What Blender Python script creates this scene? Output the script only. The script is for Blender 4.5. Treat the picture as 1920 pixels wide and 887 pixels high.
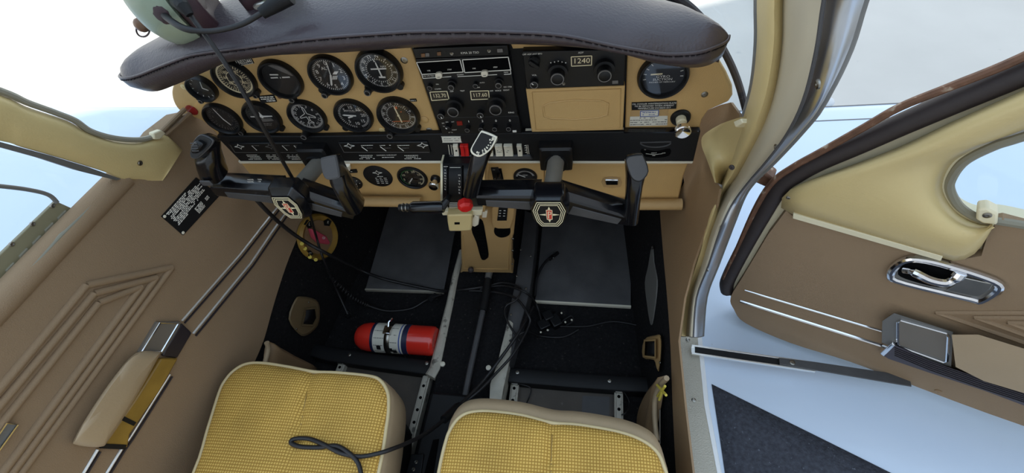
import bpy, bmesh, math, random
from mathutils import Vector, Matrix
V = Vector
random.seed(7)
for o in list(bpy.data.objects): bpy.data.objects.remove(o)
scene = bpy.context.scene
COL = scene.collection

# ------------------------------------------------------------------ camera, world, sun, exposure
CAM_C = V((0.28711, -0.63984, 1.24881))
CAM_F = 850.254                       # focal length in pixels of a 1920 x 887 frame
CAM_R = Matrix(((0.98991507, 0.01151652, -0.14119321), (0.09194469, -0.81046649, 0.57852419), (-0.10776978, -0.58567178, -0.80335188)))  # columns: right, down, forward
cam_d = bpy.data.cameras.new('camera'); cam = bpy.data.objects.new('camera', cam_d); COL.objects.link(cam)
cam_d.sensor_width = 36; cam_d.sensor_fit = 'HORIZONTAL'; cam_d.lens = CAM_F * 36 / 1920; cam_d.clip_start = 0.02; cam_d.clip_end = 300
ax, dn, fw = CAM_R.col[0], CAM_R.col[1], CAM_R.col[2]
cam.matrix_world = Matrix(((ax.x, -dn.x, -fw.x, CAM_C.x), (ax.y, -dn.y, -fw.y, CAM_C.y), (ax.z, -dn.z, -fw.z, CAM_C.z), (0, 0, 0, 1)))
scene.camera = cam
scene.view_settings.view_transform = 'Standard'; scene.view_settings.look = 'None'
scene.view_settings.gamma = 1; scene.view_settings.use_curve_mapping = False
scene.view_settings.exposure = 0.42
world = bpy.data.worlds.new('sky'); scene.world = world; world.use_nodes = True
wn = world.node_tree.nodes; wl = world.node_tree.links
bg = wn['Background']; bg.inputs['Strength'].default_value = 1.25
tc = wn.new('ShaderNodeTexCoord'); sx = wn.new('ShaderNodeSeparateXYZ'); rp = wn.new('ShaderNodeValToRGB')
wl.new(tc.outputs['Generated'], sx.inputs[0]); wl.new(sx.outputs['Z'], rp.inputs[0]); wl.new(rp.outputs[0], bg.inputs['Color'])
rp.color_ramp.elements[0].position = 0.0; rp.color_ramp.elements[0].color = (1.0, 0.98, 0.95, 1)
rp.color_ramp.elements[1].position = 0.7; rp.color_ramp.elements[1].color = (0.64, 0.81, 1.0, 1)
sun_d = bpy.data.lights.new('sun', 'SUN'); sun = bpy.data.objects.new('sun', sun_d); COL.objects.link(sun)
sun_d.energy = 5.5; sun_d.angle = 0.009; sun_d.color = (1.0, 0.95, 0.86)
SUN_N = V((0.34, -0.94, 0.0)).normalized()          # horizontally towards the sun
SUN_EL = math.radians(42)
to_sun = SUN_N * math.cos(SUN_EL) + V((0, 0, math.sin(SUN_EL)))
sun.rotation_euler = to_sun.to_track_quat('Z', 'Y').to_euler(); sun.location = to_sun * 20

# ------------------------------------------------------------------ pixel -> point on a plane of the place
def at(px, py, n, o):
    q = CAM_R @ V((px - 960, py - 443.5, CAM_F)); n = V(n)
    return CAM_C + q * (n.dot(V(o) - CAM_C) / n.dot(q))
def PY(px, py, y=0.0): return at(px, py, (0, 1, 0), (0, y, 0))       # instrument panel planes
def PZ(px, py, z=0.0): return at(px, py, (0, 0, 1), (0, 0, z))       # floor planes
LN = V((1, -0.12, 0)).normalized()
def PL(px, py, off=0.0): return at(px, py, LN, V((-0.45, 0, 0)) + LN * off)   # left side wall, off = inward
RN = V((-1, -0.05, 0.11)).normalized()
def PR(px, py, off=0.0): return at(px, py, RN, V((0.517, 0, 0.6)) + RN * off)   # right side wall
DD = V((0.909, -0.416, 0)).normalized(); DNRM = V((-0.416, -0.909, 0)).normalized(); DH = V((0.62, -0.05, 0))
def PD(px, py, off=0.0): return at(px, py, DNRM, DH + DNRM * off)    # inner face of the open door
LPN = V((1, -0.12, -0.2)).normalized()
def PP(px, py, off=0.0): return at(px, py, LPN, V((-0.45, 0, 0.74)) + LPN * off)
RPN = V((-1, 0, -0.2)).normalized()
def PQ(px, py, off=0.0): return at(px, py, RPN, V((0.57, 0, 0.6)) + RPN * off)

# ------------------------------------------------------------------ materials
def lin(c): c /= 255.0; return c / 12.92 if c <= 0.04045 else ((c + 0.055) / 1.055) ** 2.4
def rgb(r, g, b): return (lin(r), lin(g), lin(b), 1)
MATS = {}
def mat(name, col, rough=0.5, metal=0.0, bump=0.0, scale=200.0, vary=0.0, vscale=8.0, spec=0.5, coat=0.0, dirt=None, dirt_scale=30, dirt_at=0.66):
    m = bpy.data.materials.new(name); m.use_nodes = True; nt = m.node_tree; n = nt.nodes; l = nt.links
    b = n['Principled BSDF']; c = rgb(*col)
    b.inputs['Base Color'].default_value = c; b.inputs['Roughness'].default_value = rough; b.inputs['Metallic'].default_value = metal
    b.inputs['Specular IOR Level'].default_value = spec; b.inputs['Coat Weight'].default_value = coat
    t = n.new('ShaderNodeTexCoord'); sock = None
    if vary:
        ns = n.new('ShaderNodeTexNoise'); ns.inputs['Scale'].default_value = vscale; ns.inputs['Detail'].default_value = 5
        l.new(t.outputs['Object'], ns.inputs['Vector'])
        hs = n.new('ShaderNodeHueSaturation'); mr = n.new('ShaderNodeMapRange')
        mr.inputs['From Min'].default_value = 0.3; mr.inputs['From Max'].default_value = 0.7
        mr.inputs['To Min'].default_value = 1 - vary; mr.inputs['To Max'].default_value = 1 + vary
        l.new(ns.outputs[0], mr.inputs['Value']); l.new(mr.outputs[0], hs.inputs['Value']); hs.inputs['Color'].default_value = c
        sock = hs.outputs[0]; l.new(sock, b.inputs['Base Color'])
    if dirt:
        ns = n.new('ShaderNodeTexNoise'); ns.inputs['Scale'].default_value = dirt_scale; ns.inputs['Detail'].default_value = 6
        l.new(t.outputs['Object'], ns.inputs['Vector']); cr = n.new('ShaderNodeMapRange')
        cr.inputs['From Min'].default_value = dirt_at; cr.inputs['From Max'].default_value = dirt_at + 0.08; l.new(ns.outputs[0], cr.inputs['Value'])
        mx = n.new('ShaderNodeMix'); mx.data_type = 'RGBA'; l.new(cr.outputs[0], mx.inputs[0])
        if sock: l.new(sock, mx.inputs[6])
        else: mx.inputs[6].default_value = c
        mx.inputs[7].default_value = rgb(*dirt); l.new(mx.outputs[2], b.inputs['Base Color'])
    if bump:
        ns = n.new('ShaderNodeTexNoise'); ns.inputs['Scale'].default_value = scale; ns.inputs['Detail'].default_value = 3
        l.new(t.outputs['Object'], ns.inputs['Vector'])
        bp = n.new('ShaderNodeBump'); bp.inputs['Strength'].default_value = bump; bp.inputs['Distance'].default_value = 0.002
        l.new(ns.outputs[0], bp.inputs['Height']); l.new(bp.outputs[0], b.inputs['Normal'])
    MATS[name] = m; return m
mat('tan_paint', (198, 161, 104), 0.5, bump=0.25, scale=500, vary=0.05, vscale=9)
mat('tan_vinyl', (182, 148, 98), 0.55, bump=0.3, scale=300, vary=0.05)
mat('cream_plastic', (210, 188, 134), 0.42, bump=0.15, scale=350, vary=0.05, vscale=5)
mat('cream_light', (226, 216, 184), 0.4, vary=0.03)
mat('brown_fabric', (144, 121, 95), 0.75, bump=0.35, scale=600, vary=0.05, vscale=6, spec=0.3)
mat('brown_vinyl', (140, 113, 82), 0.55, bump=0.2, scale=300, vary=0.05)
mat('seat_vinyl', (170, 148, 118), 0.5, bump=0.15, scale=250, vary=0.05)
mat('gold_strip', (150, 118, 52), 0.35, bump=0.3, scale=40, vary=0.15, vscale=25)
mat('leather', (66, 57, 61), 0.32, bump=0.25, scale=260, vary=0.08, vscale=20)
mat('black_plastic', (17, 17, 19), 0.42, spec=0.4)
mat('worn_metal', (176, 170, 156), 0.5, bump=0.1, scale=120, vary=0.12, vscale=30, dirt=(96, 92, 84), dirt_scale=40, dirt_at=0.6)
mat('shaft_gray', (128, 124, 116), 0.35, vary=0.1, vscale=40)
mat('piping', (206, 186, 142), 0.5)
mat('vent_brown', (112, 94, 66), 0.5, vary=0.06)
mat('lid_gray', (112, 104, 94), 0.5)
mat('gasket_light', (150, 146, 132), 0.5)
mat('black_satin', (15, 15, 17), 0.6, bump=0.1, scale=300, spec=0.35)
mat('black_gloss', (14, 14, 18), 0.22, coat=0.2)
mat('dial_black', (16, 16, 18), 0.6)
mat('dial_brown', (46, 38, 30), 0.6)
mat('charcoal', (70, 69, 70), 0.55, bump=0.15, scale=200, vary=0.1, vscale=30)
mat('carpet', (30, 29, 30), 0.95, bump=0.9, scale=450, vary=0.3, vscale=150, spec=0.1, dirt=(96, 90, 82), dirt_scale=150, dirt_at=0.68)
mat('mat_rubber', (84, 83, 84), 0.55, bump=0.4, scale=500, vary=0.25, vscale=12, spec=0.4)
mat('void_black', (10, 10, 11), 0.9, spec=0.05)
mat('floor_panel', (72, 64, 56), 0.6, vary=0.2, vscale=14, dirt=(104, 98, 90), dirt_scale=60, dirt_at=0.68)
mat('white_paint', (232, 233, 234), 0.22, vary=0.03, vscale=3, dirt=(196, 190, 186), dirt_scale=5, dirt_at=0.72)
mat('wing_white', (200, 213, 230), 0.25, vary=0.03, vscale=2, coat=0.3, dirt=(178, 178, 184), dirt_scale=22, dirt_at=0.74)
mat('white_ink', (236, 232, 222), 0.6)
mat('white_plastic', (226, 218, 198), 0.4)
mat('paper', (214, 210, 196), 0.8, vary=0.03)
mat('blue_ink', (60, 84, 150), 0.7)
mat('gray_ink', (112, 108, 104), 0.7)
mat('red_plastic', (206, 34, 30), 0.35)
mat('red_paint', (214, 48, 36), 0.25, coat=0.4, vary=0.04)
mat('red_lens', (130, 26, 26), 0.2)
mat('amber_lens', (120, 84, 58), 0.25)
mat('pink_plastic', (196, 74, 92), 0.4)
mat('orange_ink', (206, 96, 50), 0.5)
mat('emblem_red', (204, 70, 56), 0.5)
mat('yellow_ink', (222, 206, 110), 0.6)
mat('digit_cream', (240, 226, 186), 0.6)
mat('green_ink', (60, 120, 70), 0.6)
mat('navy', (30, 34, 64), 0.5)
mat('chrome', (226, 226, 228), 0.12, 1.0)
mat('bright_metal', (240, 240, 238), 0.38, 1.0)
mat('pillar_gray', (184, 174, 152), 0.4, vary=0.04)
mat('end_dark', (44, 38, 42), 0.4)
mat('aluminium', (176, 172, 164), 0.35, 1.0, bump=0.1, scale=120, vary=0.12, vscale=30)
mat('jamb_metal', (204, 206, 210), 0.32, 1.0, vary=0.06, vscale=20)
mat('steel', (150, 146, 138), 0.3, 1.0)
mat('gray_gasket', (128, 124, 108), 0.5, vary=0.05)
mat('gray_strip', (104, 102, 98), 0.5, bump=0.1, scale=200)
mat('olive', (128, 122, 96), 0.5, vary=0.05)
mat('rubber', (52, 44, 44), 0.6, bump=0.2, scale=200, vary=0.1, vscale=30)
mat('rust_edge', (112, 78, 58), 0.6, vary=0.3, vscale=60, dirt=(170, 150, 130), dirt_scale=60, dirt_at=0.6)
mat('sill_plate', (176, 170, 156), 0.45, 0.3, bump=0.6, scale=350, vary=0.05)
mat('mint', (150, 159, 136), 0.35, vary=0.03)
mat('plum_vinyl', (64, 42, 46), 0.45, bump=0.2, scale=60)
mat('cord', (26, 24, 25), 0.5)
mat('hose', (38, 36, 36), 0.45, vary=0.2, vscale=60)
mat('yellow_thread', (196, 176, 70), 0.7)
mat('armrest_ribbed', (64, 56, 62), 0.4)
mat('concrete', (200, 194, 186), 0.9, bump=0.3, scale=30, vary=0.06, vscale=1.5, spec=0.2, dirt=(178, 174, 170), dirt_scale=7, dirt_at=0.7)
mat('matte_white', (205, 205, 205), 0.7)
mat('wing_walk', (62, 64, 72), 0.9, bump=1.0, scale=220, vary=0.3, vscale=120, spec=0.3, dirt=(110, 114, 124), dirt_scale=160, dirt_at=0.66)
def weave():
    m = bpy.data.materials.new('seat_weave'); m.use_nodes = True; n = m.node_tree.nodes; l = m.node_tree.links; b = n['Principled BSDF']
    t = n.new('ShaderNodeTexCoord'); hs = []
    for d, dist in (('X', 0.0), ('Y', 0.0)):
        w = n.new('ShaderNodeTexWave'); w.wave_type = 'BANDS'; w.bands_direction = d; w.inputs['Scale'].default_value = 58.0
        w.inputs['Distortion'].default_value = 0.35; w.inputs['Detail'].default_value = 1; w.inputs['Detail Scale'].default_value = 2
        l.new(t.outputs['Object'], w.inputs['Vector']); hs.append(w.outputs['Fac'])
    mn = n.new('ShaderNodeMath'); mn.operation = 'MINIMUM'; l.new(hs[0], mn.inputs[0]); l.new(hs[1], mn.inputs[1])
    cr = n.new('ShaderNodeValToRGB'); l.new(mn.outputs[0], cr.inputs[0])
    cr.color_ramp.elements[0].color = rgb(164, 124, 52); cr.color_ramp.elements[0].position = 0.08
    cr.color_ramp.elements[1].color = rgb(222, 182, 96); cr.color_ramp.elements[1].position = 0.38
    ns = n.new('ShaderNodeTexNoise'); ns.inputs['Scale'].default_value = 7; ns.inputs['Detail'].default_value = 6; l.new(t.outputs['Object'], ns.inputs['Vector'])
    mr = n.new('ShaderNodeMapRange'); mr.inputs['From Min'].default_value = 0.35; mr.inputs['From Max'].default_value = 0.7; mr.inputs['To Min'].default_value = 1.08; mr.inputs['To Max'].default_value = 0.78
    l.new(ns.outputs[0], mr.inputs['Value']); h = n.new('ShaderNodeHueSaturation'); l.new(mr.outputs[0], h.inputs['Value']); l.new(cr.outputs[0], h.inputs['Color'])
    l.new(h.outputs[0], b.inputs['Base Color']); b.inputs['Roughness'].default_value = 0.75; b.inputs['Specular IOR Level'].default_value = 0.25
    bp = n.new('ShaderNodeBump'); bp.inputs['Strength'].default_value = 0.6; bp.inputs['Distance'].default_value = 0.0015; l.new(mn.outputs[0], bp.inputs['Height']); l.new(bp.outputs[0], b.inputs['Normal'])
    MATS['seat_weave'] = m
weave()
def glass(name, tint, refl=0.06, haze=0.0):
    m = bpy.data.materials.new(name); m.use_nodes = True; n = m.node_tree.nodes; l = m.node_tree.links
    n.remove(n['Principled BSDF']); out = n['Material Output']
    tr = n.new('ShaderNodeBsdfTransparent'); tr.inputs[0].default_value = (*tint, 1)
    gl = n.new('ShaderNodeBsdfGlossy'); gl.inputs['Roughness'].default_value = 0.03
    fr = n.new('ShaderNodeLayerWeight'); fr.inputs[0].default_value = 0.5
    pw_ = n.new('ShaderNodeMath'); pw_.operation = 'POWER'; pw_.inputs[1].default_value = 5; l.new(fr.outputs['Facing'], pw_.inputs[0])
    ml = n.new('ShaderNodeMath'); ml.operation = 'MULTIPLY_ADD'; ml.inputs[1].default_value = refl * 5; ml.inputs[2].default_value = refl; ml.use_clamp = True; l.new(pw_.outputs[0], ml.inputs[0])
    mx = n.new('ShaderNodeMixShader'); l.new(ml.outputs[0], mx.inputs[0]); l.new(tr.outputs[0], mx.inputs[1]); l.new(gl.outputs[0], mx.inputs[2])
    s = mx.outputs[0]
    if haze:
        df = n.new('ShaderNodeBsdfTranslucent'); df.inputs[0].default_value = (0.95, 0.97, 1, 1); m2 = n.new('ShaderNodeMixShader'); m2.inputs[0].default_value = haze
        l.new(s, m2.inputs[1]); l.new(df.outputs[0], m2.inputs[2]); s = m2.outputs[0]
    l.new(s, out.inputs[0]); MATS[name] = m
glass('dial_glass', (0.96, 0.96, 0.97), 0.04)
glass('pane_glass', (0.95, 0.97, 0.98), 0.03)

# ------------------------------------------------------------------ mesh helpers
class MB:
    def __init__(self): self.bm = bmesh.new()
    def add(self, vs, fs):
        b = [self.bm.verts.new(v) for v in vs]
        for f in fs:
            try: self.bm.faces.new([b[i] for i in f])
            except ValueError: pass
        return self
    def prism(self, pts, vec, cap=True):
        n = len(pts); vec = V(vec); vs = [V(p) for p in pts] + [V(p) + vec for p in pts]
        fs = [(i, (i + 1) % n, n + (i + 1) % n, n + i) for i in range(n)]
        if cap: fs += [tuple(range(n))[::-1], tuple(range(n, 2 * n))]
        return self.add(vs, fs)
    def box(self, O, u, v, n, w, h, d):           # centred in u and v, from O along n by d
        O, u, v, n = V(O), V(u), V(v), V(n)
        return self.prism([O + u * a * w / 2 + v * b * h / 2 for a, b in ((-1, -1), (1, -1), (1, 1), (-1, 1))], n * d)
    def grid(self, rows, close=False):
        m = len(rows[0]); vs = [p for r in rows for p in r]; fs = []
        for i in range(len(rows) - 1):
            for j in range(m if close else m - 1):
                k = (j + 1) % m; fs.append((i * m + j, i * m + k, (i + 1) * m + k, (i + 1) * m + j))
        return self.add(vs, fs)
    def loft(self, rings, cap=True):
        self.grid(rings, True)
        if cap:
            self.add(rings[0], [tuple(range(len(rings[0])))[::-1]]); self.add(rings[-1], [tuple(range(len(rings[-1])))])
        return self
    def lathe(self, O, axis, prof, seg=28, ref=None):
        O, a = V(O), V(axis).normalized(); u = a.orthogonal().normalized() if ref is None else V(ref).normalized(); w = a.cross(u)
        rings = [[O + a * h + (u * math.cos(2 * math.pi * k / seg) + w * math.sin(2 * math.pi * k / seg)) * max(r, 1e-5) for k in range(seg)] for r, h in prof]
        return self.loft(rings)
    def cyl(self, p0, p1, r0, r1=None, seg=20):
        p0, p1 = V(p0), V(p1); r1 = r0 if r1 is None else r1
        return self.lathe(p0, p1 - p0, [(r0, 0), (r1, (p1 - p0).length)], seg)
    def tube(self, pts, r, seg=8, closed=False):
        pts = [V(p) for p in pts]; n = len(pts); rings = []; prev = None
        for i, p in enumerate(pts):
            a = pts[(i + 1) % n] if (closed or i < n - 1) else p; b = pts[i - 1] if (closed or i > 0) else p
            t = (a - b).normalized()
            u = t.orthogonal().normalized() if prev is None else (prev - t * prev.dot(t)).normalized()
            prev = u; w = t.cross(u); rr = r[i] if isinstance(r, (list, tuple)) else r
            rings.append([p + (u * math.cos(2 * math.pi * k / seg) + w * math.sin(2 * math.pi * k / seg)) * rr for k in range(seg)])
        if closed: rings.append(rings[0]); return self.grid(rings, True)
        return self.loft(rings)
    def ball(self, c, r, seg=20, A=None):
        c = V(c); r = (r, r, r) if not isinstance(r, (tuple, list)) else r
        A = A or (V((1, 0, 0)), V((0, 1, 0)), V((0, 0, 1))); rings = []
        for i in range(seg // 2 + 1):
            th = math.pi * i / (seg // 2); s, cc = max(math.sin(th), 1e-4), math.cos(th)
            rings.append([c + A[0] * r[0] * s * math.cos(2 * math.pi * k / seg) + A[1] * r[1] * s * math.sin(2 * math.pi * k / seg) + A[2] * r[2] * cc for k in range(seg)])
        return self.loft(rings)
    def ring(self, O, n, r0, r1, d, seg=40):       # flat washer with depth d along n
        return self.lathe_open(O, n, [(r0, 0), (r1, 0), (r1, d), (r0, d), (r0, 0)], seg)
    def lathe_open(self, O, axis, prof, seg=40):
        O, a = V(O), V(axis).normalized(); u = a.orthogonal().normalized(); w = a.cross(u)
        return self.grid([[O + a * h + (u * math.cos(2 * math.pi * k / seg) + w * math.sin(2 * math.pi * k / seg)) * max(r, 1e-5) for k in range(seg)] for r, h in prof], True)
def dense(rows, n=4):
    a = [spline(r, n) for r in rows]
    cols = [spline([r[j] for r in a], n) for j in range(len(a[0]))]
    return [[c[i] for c in cols] for i in range(len(cols[0]))]
def spline(pts, n=8, closed=False):
    pts = [V(p) for p in pts]; out = []; m = len(pts)
    for i in range(m if closed else m - 1):
        if closed: p0, p1, p2, p3 = pts[i - 1], pts[i], pts[(i + 1) % m], pts[(i + 2) % m]
        else: p0, p1, p2, p3 = pts[max(i - 1, 0)], pts[i], pts[i + 1], pts[min(i + 2, m - 1)]
        for k in range(n):
            t = k / n; out.append(0.5 * ((2 * p1) + (p2 - p0) * t + (2 * p0 - 5 * p1 + 4 * p2 - p3) * t * t + (3 * p1 - p0 - 3 * p2 + p3) * t ** 3))
    if not closed: out.append(pts[-1])
    return out
def sp2(pts, n=6, closed=False): return [(p.x, p.y) for p in spline([(x, y, 0) for x, y in pts], n, closed)]
def rrect(w, h, r, k=4):
    out = []
    for cx, cy, a0 in ((1, 1, 0), (-1, 1, 90), (-1, -1, 180), (1, -1, 270)):
        for i in range(k + 1):
            a = math.radians(a0 + 90 * i / k); out.append((cx * (w / 2 - r) + r * math.cos(a), cy * (h / 2 - r) + r * math.sin(a)))
    return out
ORI = {}
def origin_of(o):
    while o.parent: o = o.parent
    return ORI.get(o.name, V((0, 0, 0)))
def link(o, parent=None):
    COL.objects.link(o)
    if parent: o.parent = parent
def tag(o, label=None, cat=None, group=None, kind=None):
    if label: o['label'] = label
    if cat: o['category'] = cat
    if group: o['group'] = group
    if kind: o['kind'] = kind
    return o
def thing(name, loc, label, cat, group=None, kind=None):
    o = bpy.data.objects.new(name, None); o.empty_display_size = 0.02; link(o); o.location = V(loc); ORI[o.name] = V(loc)
    return tag(o, label, cat, group, kind)
def build(name, mb, material, parent=None, bevel=0.0, smooth=35, label=None, seg=2, solid=0.0, subd=0):
    bm = mb.bm; bmesh.ops.recalc_face_normals(bm, faces=bm.faces)
    if parent: off = origin_of(parent)
    else:
        xs = [v.co for v in bm.verts]
        off = V(((min(p.x for p in xs) + max(p.x for p in xs)) / 2, (min(p.y for p in xs) + max(p.y for p in xs)) / 2, min(p.z for p in xs)))
    bmesh.ops.translate(bm, verts=bm.verts, vec=-off)
    me = bpy.data.meshes.new(name); bm.to_mesh(me); bm.free()
    me.materials.append(MATS[material])
    for p in me.polygons: p.use_smooth = True
    me.set_sharp_from_angle(angle=math.radians(smooth))
    o = bpy.data.objects.new(name, me); link(o, parent)
    if not parent: o.location = off; ORI[o.name] = off
    if solid:
        md = o.modifiers.new('solid', 'SOLIDIFY'); md.thickness = abs(solid); md.offset = -1 if solid > 0 else 1
    if bevel:
        md = o.modifiers.new('bevel', 'BEVEL'); md.width = bevel; md.segments = seg; md.limit_method = 'ANGLE'; md.angle_limit = math.radians(40); md.harden_normals = False
    if subd:
        md = o.modifiers.new('subd', 'SUBSURF'); md.levels = subd; md.render_levels = subd
    if label: o['label'] = label
    return o
def struct(name, mb, material, label, cat, parent=None, **k):
    o = build(name, mb, material, parent, **k)
    if not parent: tag(o, label, cat, None, 'structure')
    return o
def copy_tree(o, parent=None):
    c = o.copy(); COL.objects.link(c); c.parent = parent
    for ch in list(o.children): copy_tree(ch, c)
    return c
# lettering: strings and strokes of one colour on one thing become one mesh, flushed at the end
LET = {}; TMP = []
def let(parent, m, name='lettering'):
    k = (parent.name, m, name)
    if k not in LET: LET[k] = (MB(), [], parent)
    return LET[k]
def text(s, O, u, v, size, m, parent, name='lettering', align='CENTER', sx=1.0, depth=0.0002):
    cu = bpy.data.curves.new('text', 'FONT'); cu.body = s; cu.size = 1; cu.align_x = align; cu.align_y = 'CENTER'; cu.resolution_u = 2
    ob = bpy.data.objects.new('text', cu); COL.objects.link(ob); TMP.append(ob)
    let(parent, m, name)[1].append((ob, V(O), V(u).normalized() * size * sx, V(v).normalized() * size, depth))
def stroke(p0, p1, w, n, m, parent, name='lettering', d=0.0004):
    p0, p1, n = V(p0), V(p1), V(n); t = (p1 - p0).normalized().cross(n).normalized() * w / 2
    let(parent, m, name)[0].prism([p0 - t, p0 + t, p1 + t, p1 - t], n * d)
def polyline(pts, w, n, m, parent, name='lettering', closed=False, d=0.0004):
    pts = [V(p) for p in pts]
    for i in range(len(pts) if closed else len(pts) - 1): stroke(pts[i], pts[(i + 1) % len(pts)], w, n, m, parent, name, d)
def dashes(O, u, v, n, W, h, m, parent, seed=0, name='lettering', fill=0.9):      # an unreadable printed line
    r = random.Random(seed); O, u, v = V(O), V(u), V(v); a = -W / 2
    while a < W / 2 - h * 0.5:
        w = min(h * r.uniform(0.5, 2.6), W / 2 - a)
        if r.random() < fill: stroke(O + u * a, O + u * (a + w), h * 0.62, n, m, parent, name, 0.0003)
        a += w + h * 0.45
def flush():
    dg = bpy.context.evaluated_depsgraph_get()
    for (pn, m, name), (mb, items, parent) in LET.items():
        for ob, O, u, v, d in items:
            me = bpy.data.meshes.new_from_object(ob.evaluated_get(dg)); n = u.cross(v).normalized()
            bm2 = bmesh.new(); bm2.from_mesh(me)
            vs = [O + u * p.co.x + v * p.co.y for p in bm2.verts]; idx = {p: i for i, p in enumerate(bm2.verts)}
            mb.add([p + n * d for p in vs], [[idx[q] for q in f.verts] for f in bm2.faces]); bm2.free(); bpy.data.meshes.remove(me)
        if len(mb.bm.verts):
            bm = mb.bm; off = origin_of(parent)
            bmesh.ops.translate(bm, verts=bm.verts, vec=-off)
            me = bpy.data.meshes.new(name); bm.to_mesh(me); bm.free(); me.materials.append(MATS[m])
            o = bpy.data.objects.new(name, me); link(o, parent)
    for ob in TMP:
        cu = ob.data; bpy.data.objects.remove(ob); bpy.data.curves.remove(cu)
X, Yv, Zv = V((1, 0, 0)), V((0, 1, 0)), V((0, 0, 1)); AFT = V((0, -1, 0))
def polyY(pts, y, d): return MB().prism([PY(a, b, y) for a, b in pts], (0, d, 0))       # pixel outline on plane y, thickness towards the nose
def screw(p, n, r, parent, name='screw', m='steel'):
    mb = MB().lathe(p, n, [(r, -0.001), (r, 0.0006), (r * 0.7, 0.0014), (r * 0.25, 0.0012), (r * 0.2, 0.0006), (0, 0.0006)], 14)
    return build(name, mb, m, parent)

# ================================================================== OUTSIDE
g = MB(); N = 24
g.grid([[V((-40 + 80 * i / N, -20 + 80 * j / N, -0.9)) for i in range(N + 1)] for j in range(N + 1)])
struct('ground', g, 'concrete', 'pale concrete apron around the aircraft', 'ground', solid=0.3)
e = V((0.94, 0.34, 0)); base = V((1.5, 3.3, -0.9)) + SUN_N * 8.0  # unseen wall, placed and sized so its shadow covers the aircraft
w = MB().box(base + V((0, 0, 3.6)), e, Zv, SUN_N, 30, 7.2, 0.3)
struct('wall_shade', w, 'matte_white', 'white wall added out of view behind the aircraft to shade it', 'wall')
def wing(side):
    x0, x1 = (0.57, 4.2) if side > 0 else (-0.52, -4.2)
    rows = []
    prof = [(-1.2, 0.02), (-0.9, 0.055), (-0.4, 0.085), (0.0, 0.1), (0.45, 0.1), (0.675, 0.10), (0.73, 0.097), (0.77, 0.088), (0.795, 0.066), (0.805, 0.03), (0.80, -0.02), (0.77, -0.06), (0.6, -0.1), (-1.2, -0.06)]
    for i in range(13):
        x = x0 + (x1 - x0) * i / 12; dz = 0.03 * abs(x - x0); s = 0.0 if side > 0 else 0.10
        rows.append([V((x, y + (s if y > 0.4 else 0), z + dz)) for y, z in prof])
    return MB().loft(rows)
wr = struct('wing_right', wing(1), 'wing_white', 'glossy white right wing beyond the open door', 'wing', smooth=40)
wlft = struct('wing_left', wing(-1), 'wing_white', 'glossy white left wing outside the pilot window', 'wing', smooth=40)
def wz(x): return 0.1005 + 0.03 * (x - 0.57)
wk = MB()
pts = [(0.615, -0.245), (0.80, -0.345), (1.02, -0.455), (1.35, -0.62), (1.35, -1.15), (0.60, -1.15)]
def wing_top(x, y):
    pr = [(-1.2, 0.02), (-0.9, 0.055), (-0.4, 0.085), (0.0, 0.1), (0.45, 0.1)]
    for (a, za), (b, zb) in zip(pr, pr[1:]):
        if a <= y <= b: return za + (zb - za) * (y - a) / (b - a) + 0.03 * (x - 0.57)
    return 0.1 + 0.03 * (x - 0.57)
rows = []
for i in range(17):
    x = 0.618 + 0.75 * i / 16; yf = -0.237 - (x - 0.6) * 0.51
    rows.append([V((x, yf + (-1.15 - yf) * j / 14, 0)) for j in range(15)])
rows = [[V((p.x, p.y, wing_top(p.x, p.y) + 0.0025)) for p in r] for r in rows]
wk.grid(rows)
build('wing_walk', wk, 'wing_walk', wr, solid=0.002, label='black gritty wing walk strip')
sm = MB()
for y, a, b in ((0.678, 0.7, 4.0), (0.762, 0.7, 4.0)):
    for i in range(8):
        x0 = a + (b - a) * i / 8; x1 = a + (b - a) * (i + 1) / 8
        sm.prism([V((x0, y, wz(x0) - (0.002 if y < .7 else .012))), V((x1, y, wz(x1) - (0.002 if y < .7 else .012))), V((x1, y + 0.004, wz(x1) - (0.002 if y < .7 else .012))), V((x0, y + 0.004, wz(x0) - (0.002 if y < .7 else .012)))], (0, 0, 0.0025))
build('skin_seam', sm, 'gray_ink', wr)
build('stall_vane', MB().ball(PZ(1545, 190, 0.10), (0.035, 0.03, 0.012)), 'matte_white', wr)

# ================================================================== FLOOR, FOOTWELL
fl = MB().box(V((0.03, -0.32, -0.03)), X, Yv, Zv, 1.16, 2.0, 0.03)
struct('floor', fl, 'carpet', 'black carpeted cabin floor', 'floor')
fw_ = MB().prism([V((-0.5, 0.52, 0)), V((0.55, 0.52, 0)), V((0.55, 0.60, 0.62)), V((-0.5, 0.60, 0.62))], (0, 0.03, 0))
struct('wall_front', fw_, 'void_black', 'black firewall at the end of the footwells', 'wall')
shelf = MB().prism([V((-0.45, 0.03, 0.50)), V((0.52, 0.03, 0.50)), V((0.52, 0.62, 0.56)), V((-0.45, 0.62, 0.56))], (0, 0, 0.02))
struct('trim_0', shelf, 'void_black', 'black underside behind the instrument panel', 'trim')
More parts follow.
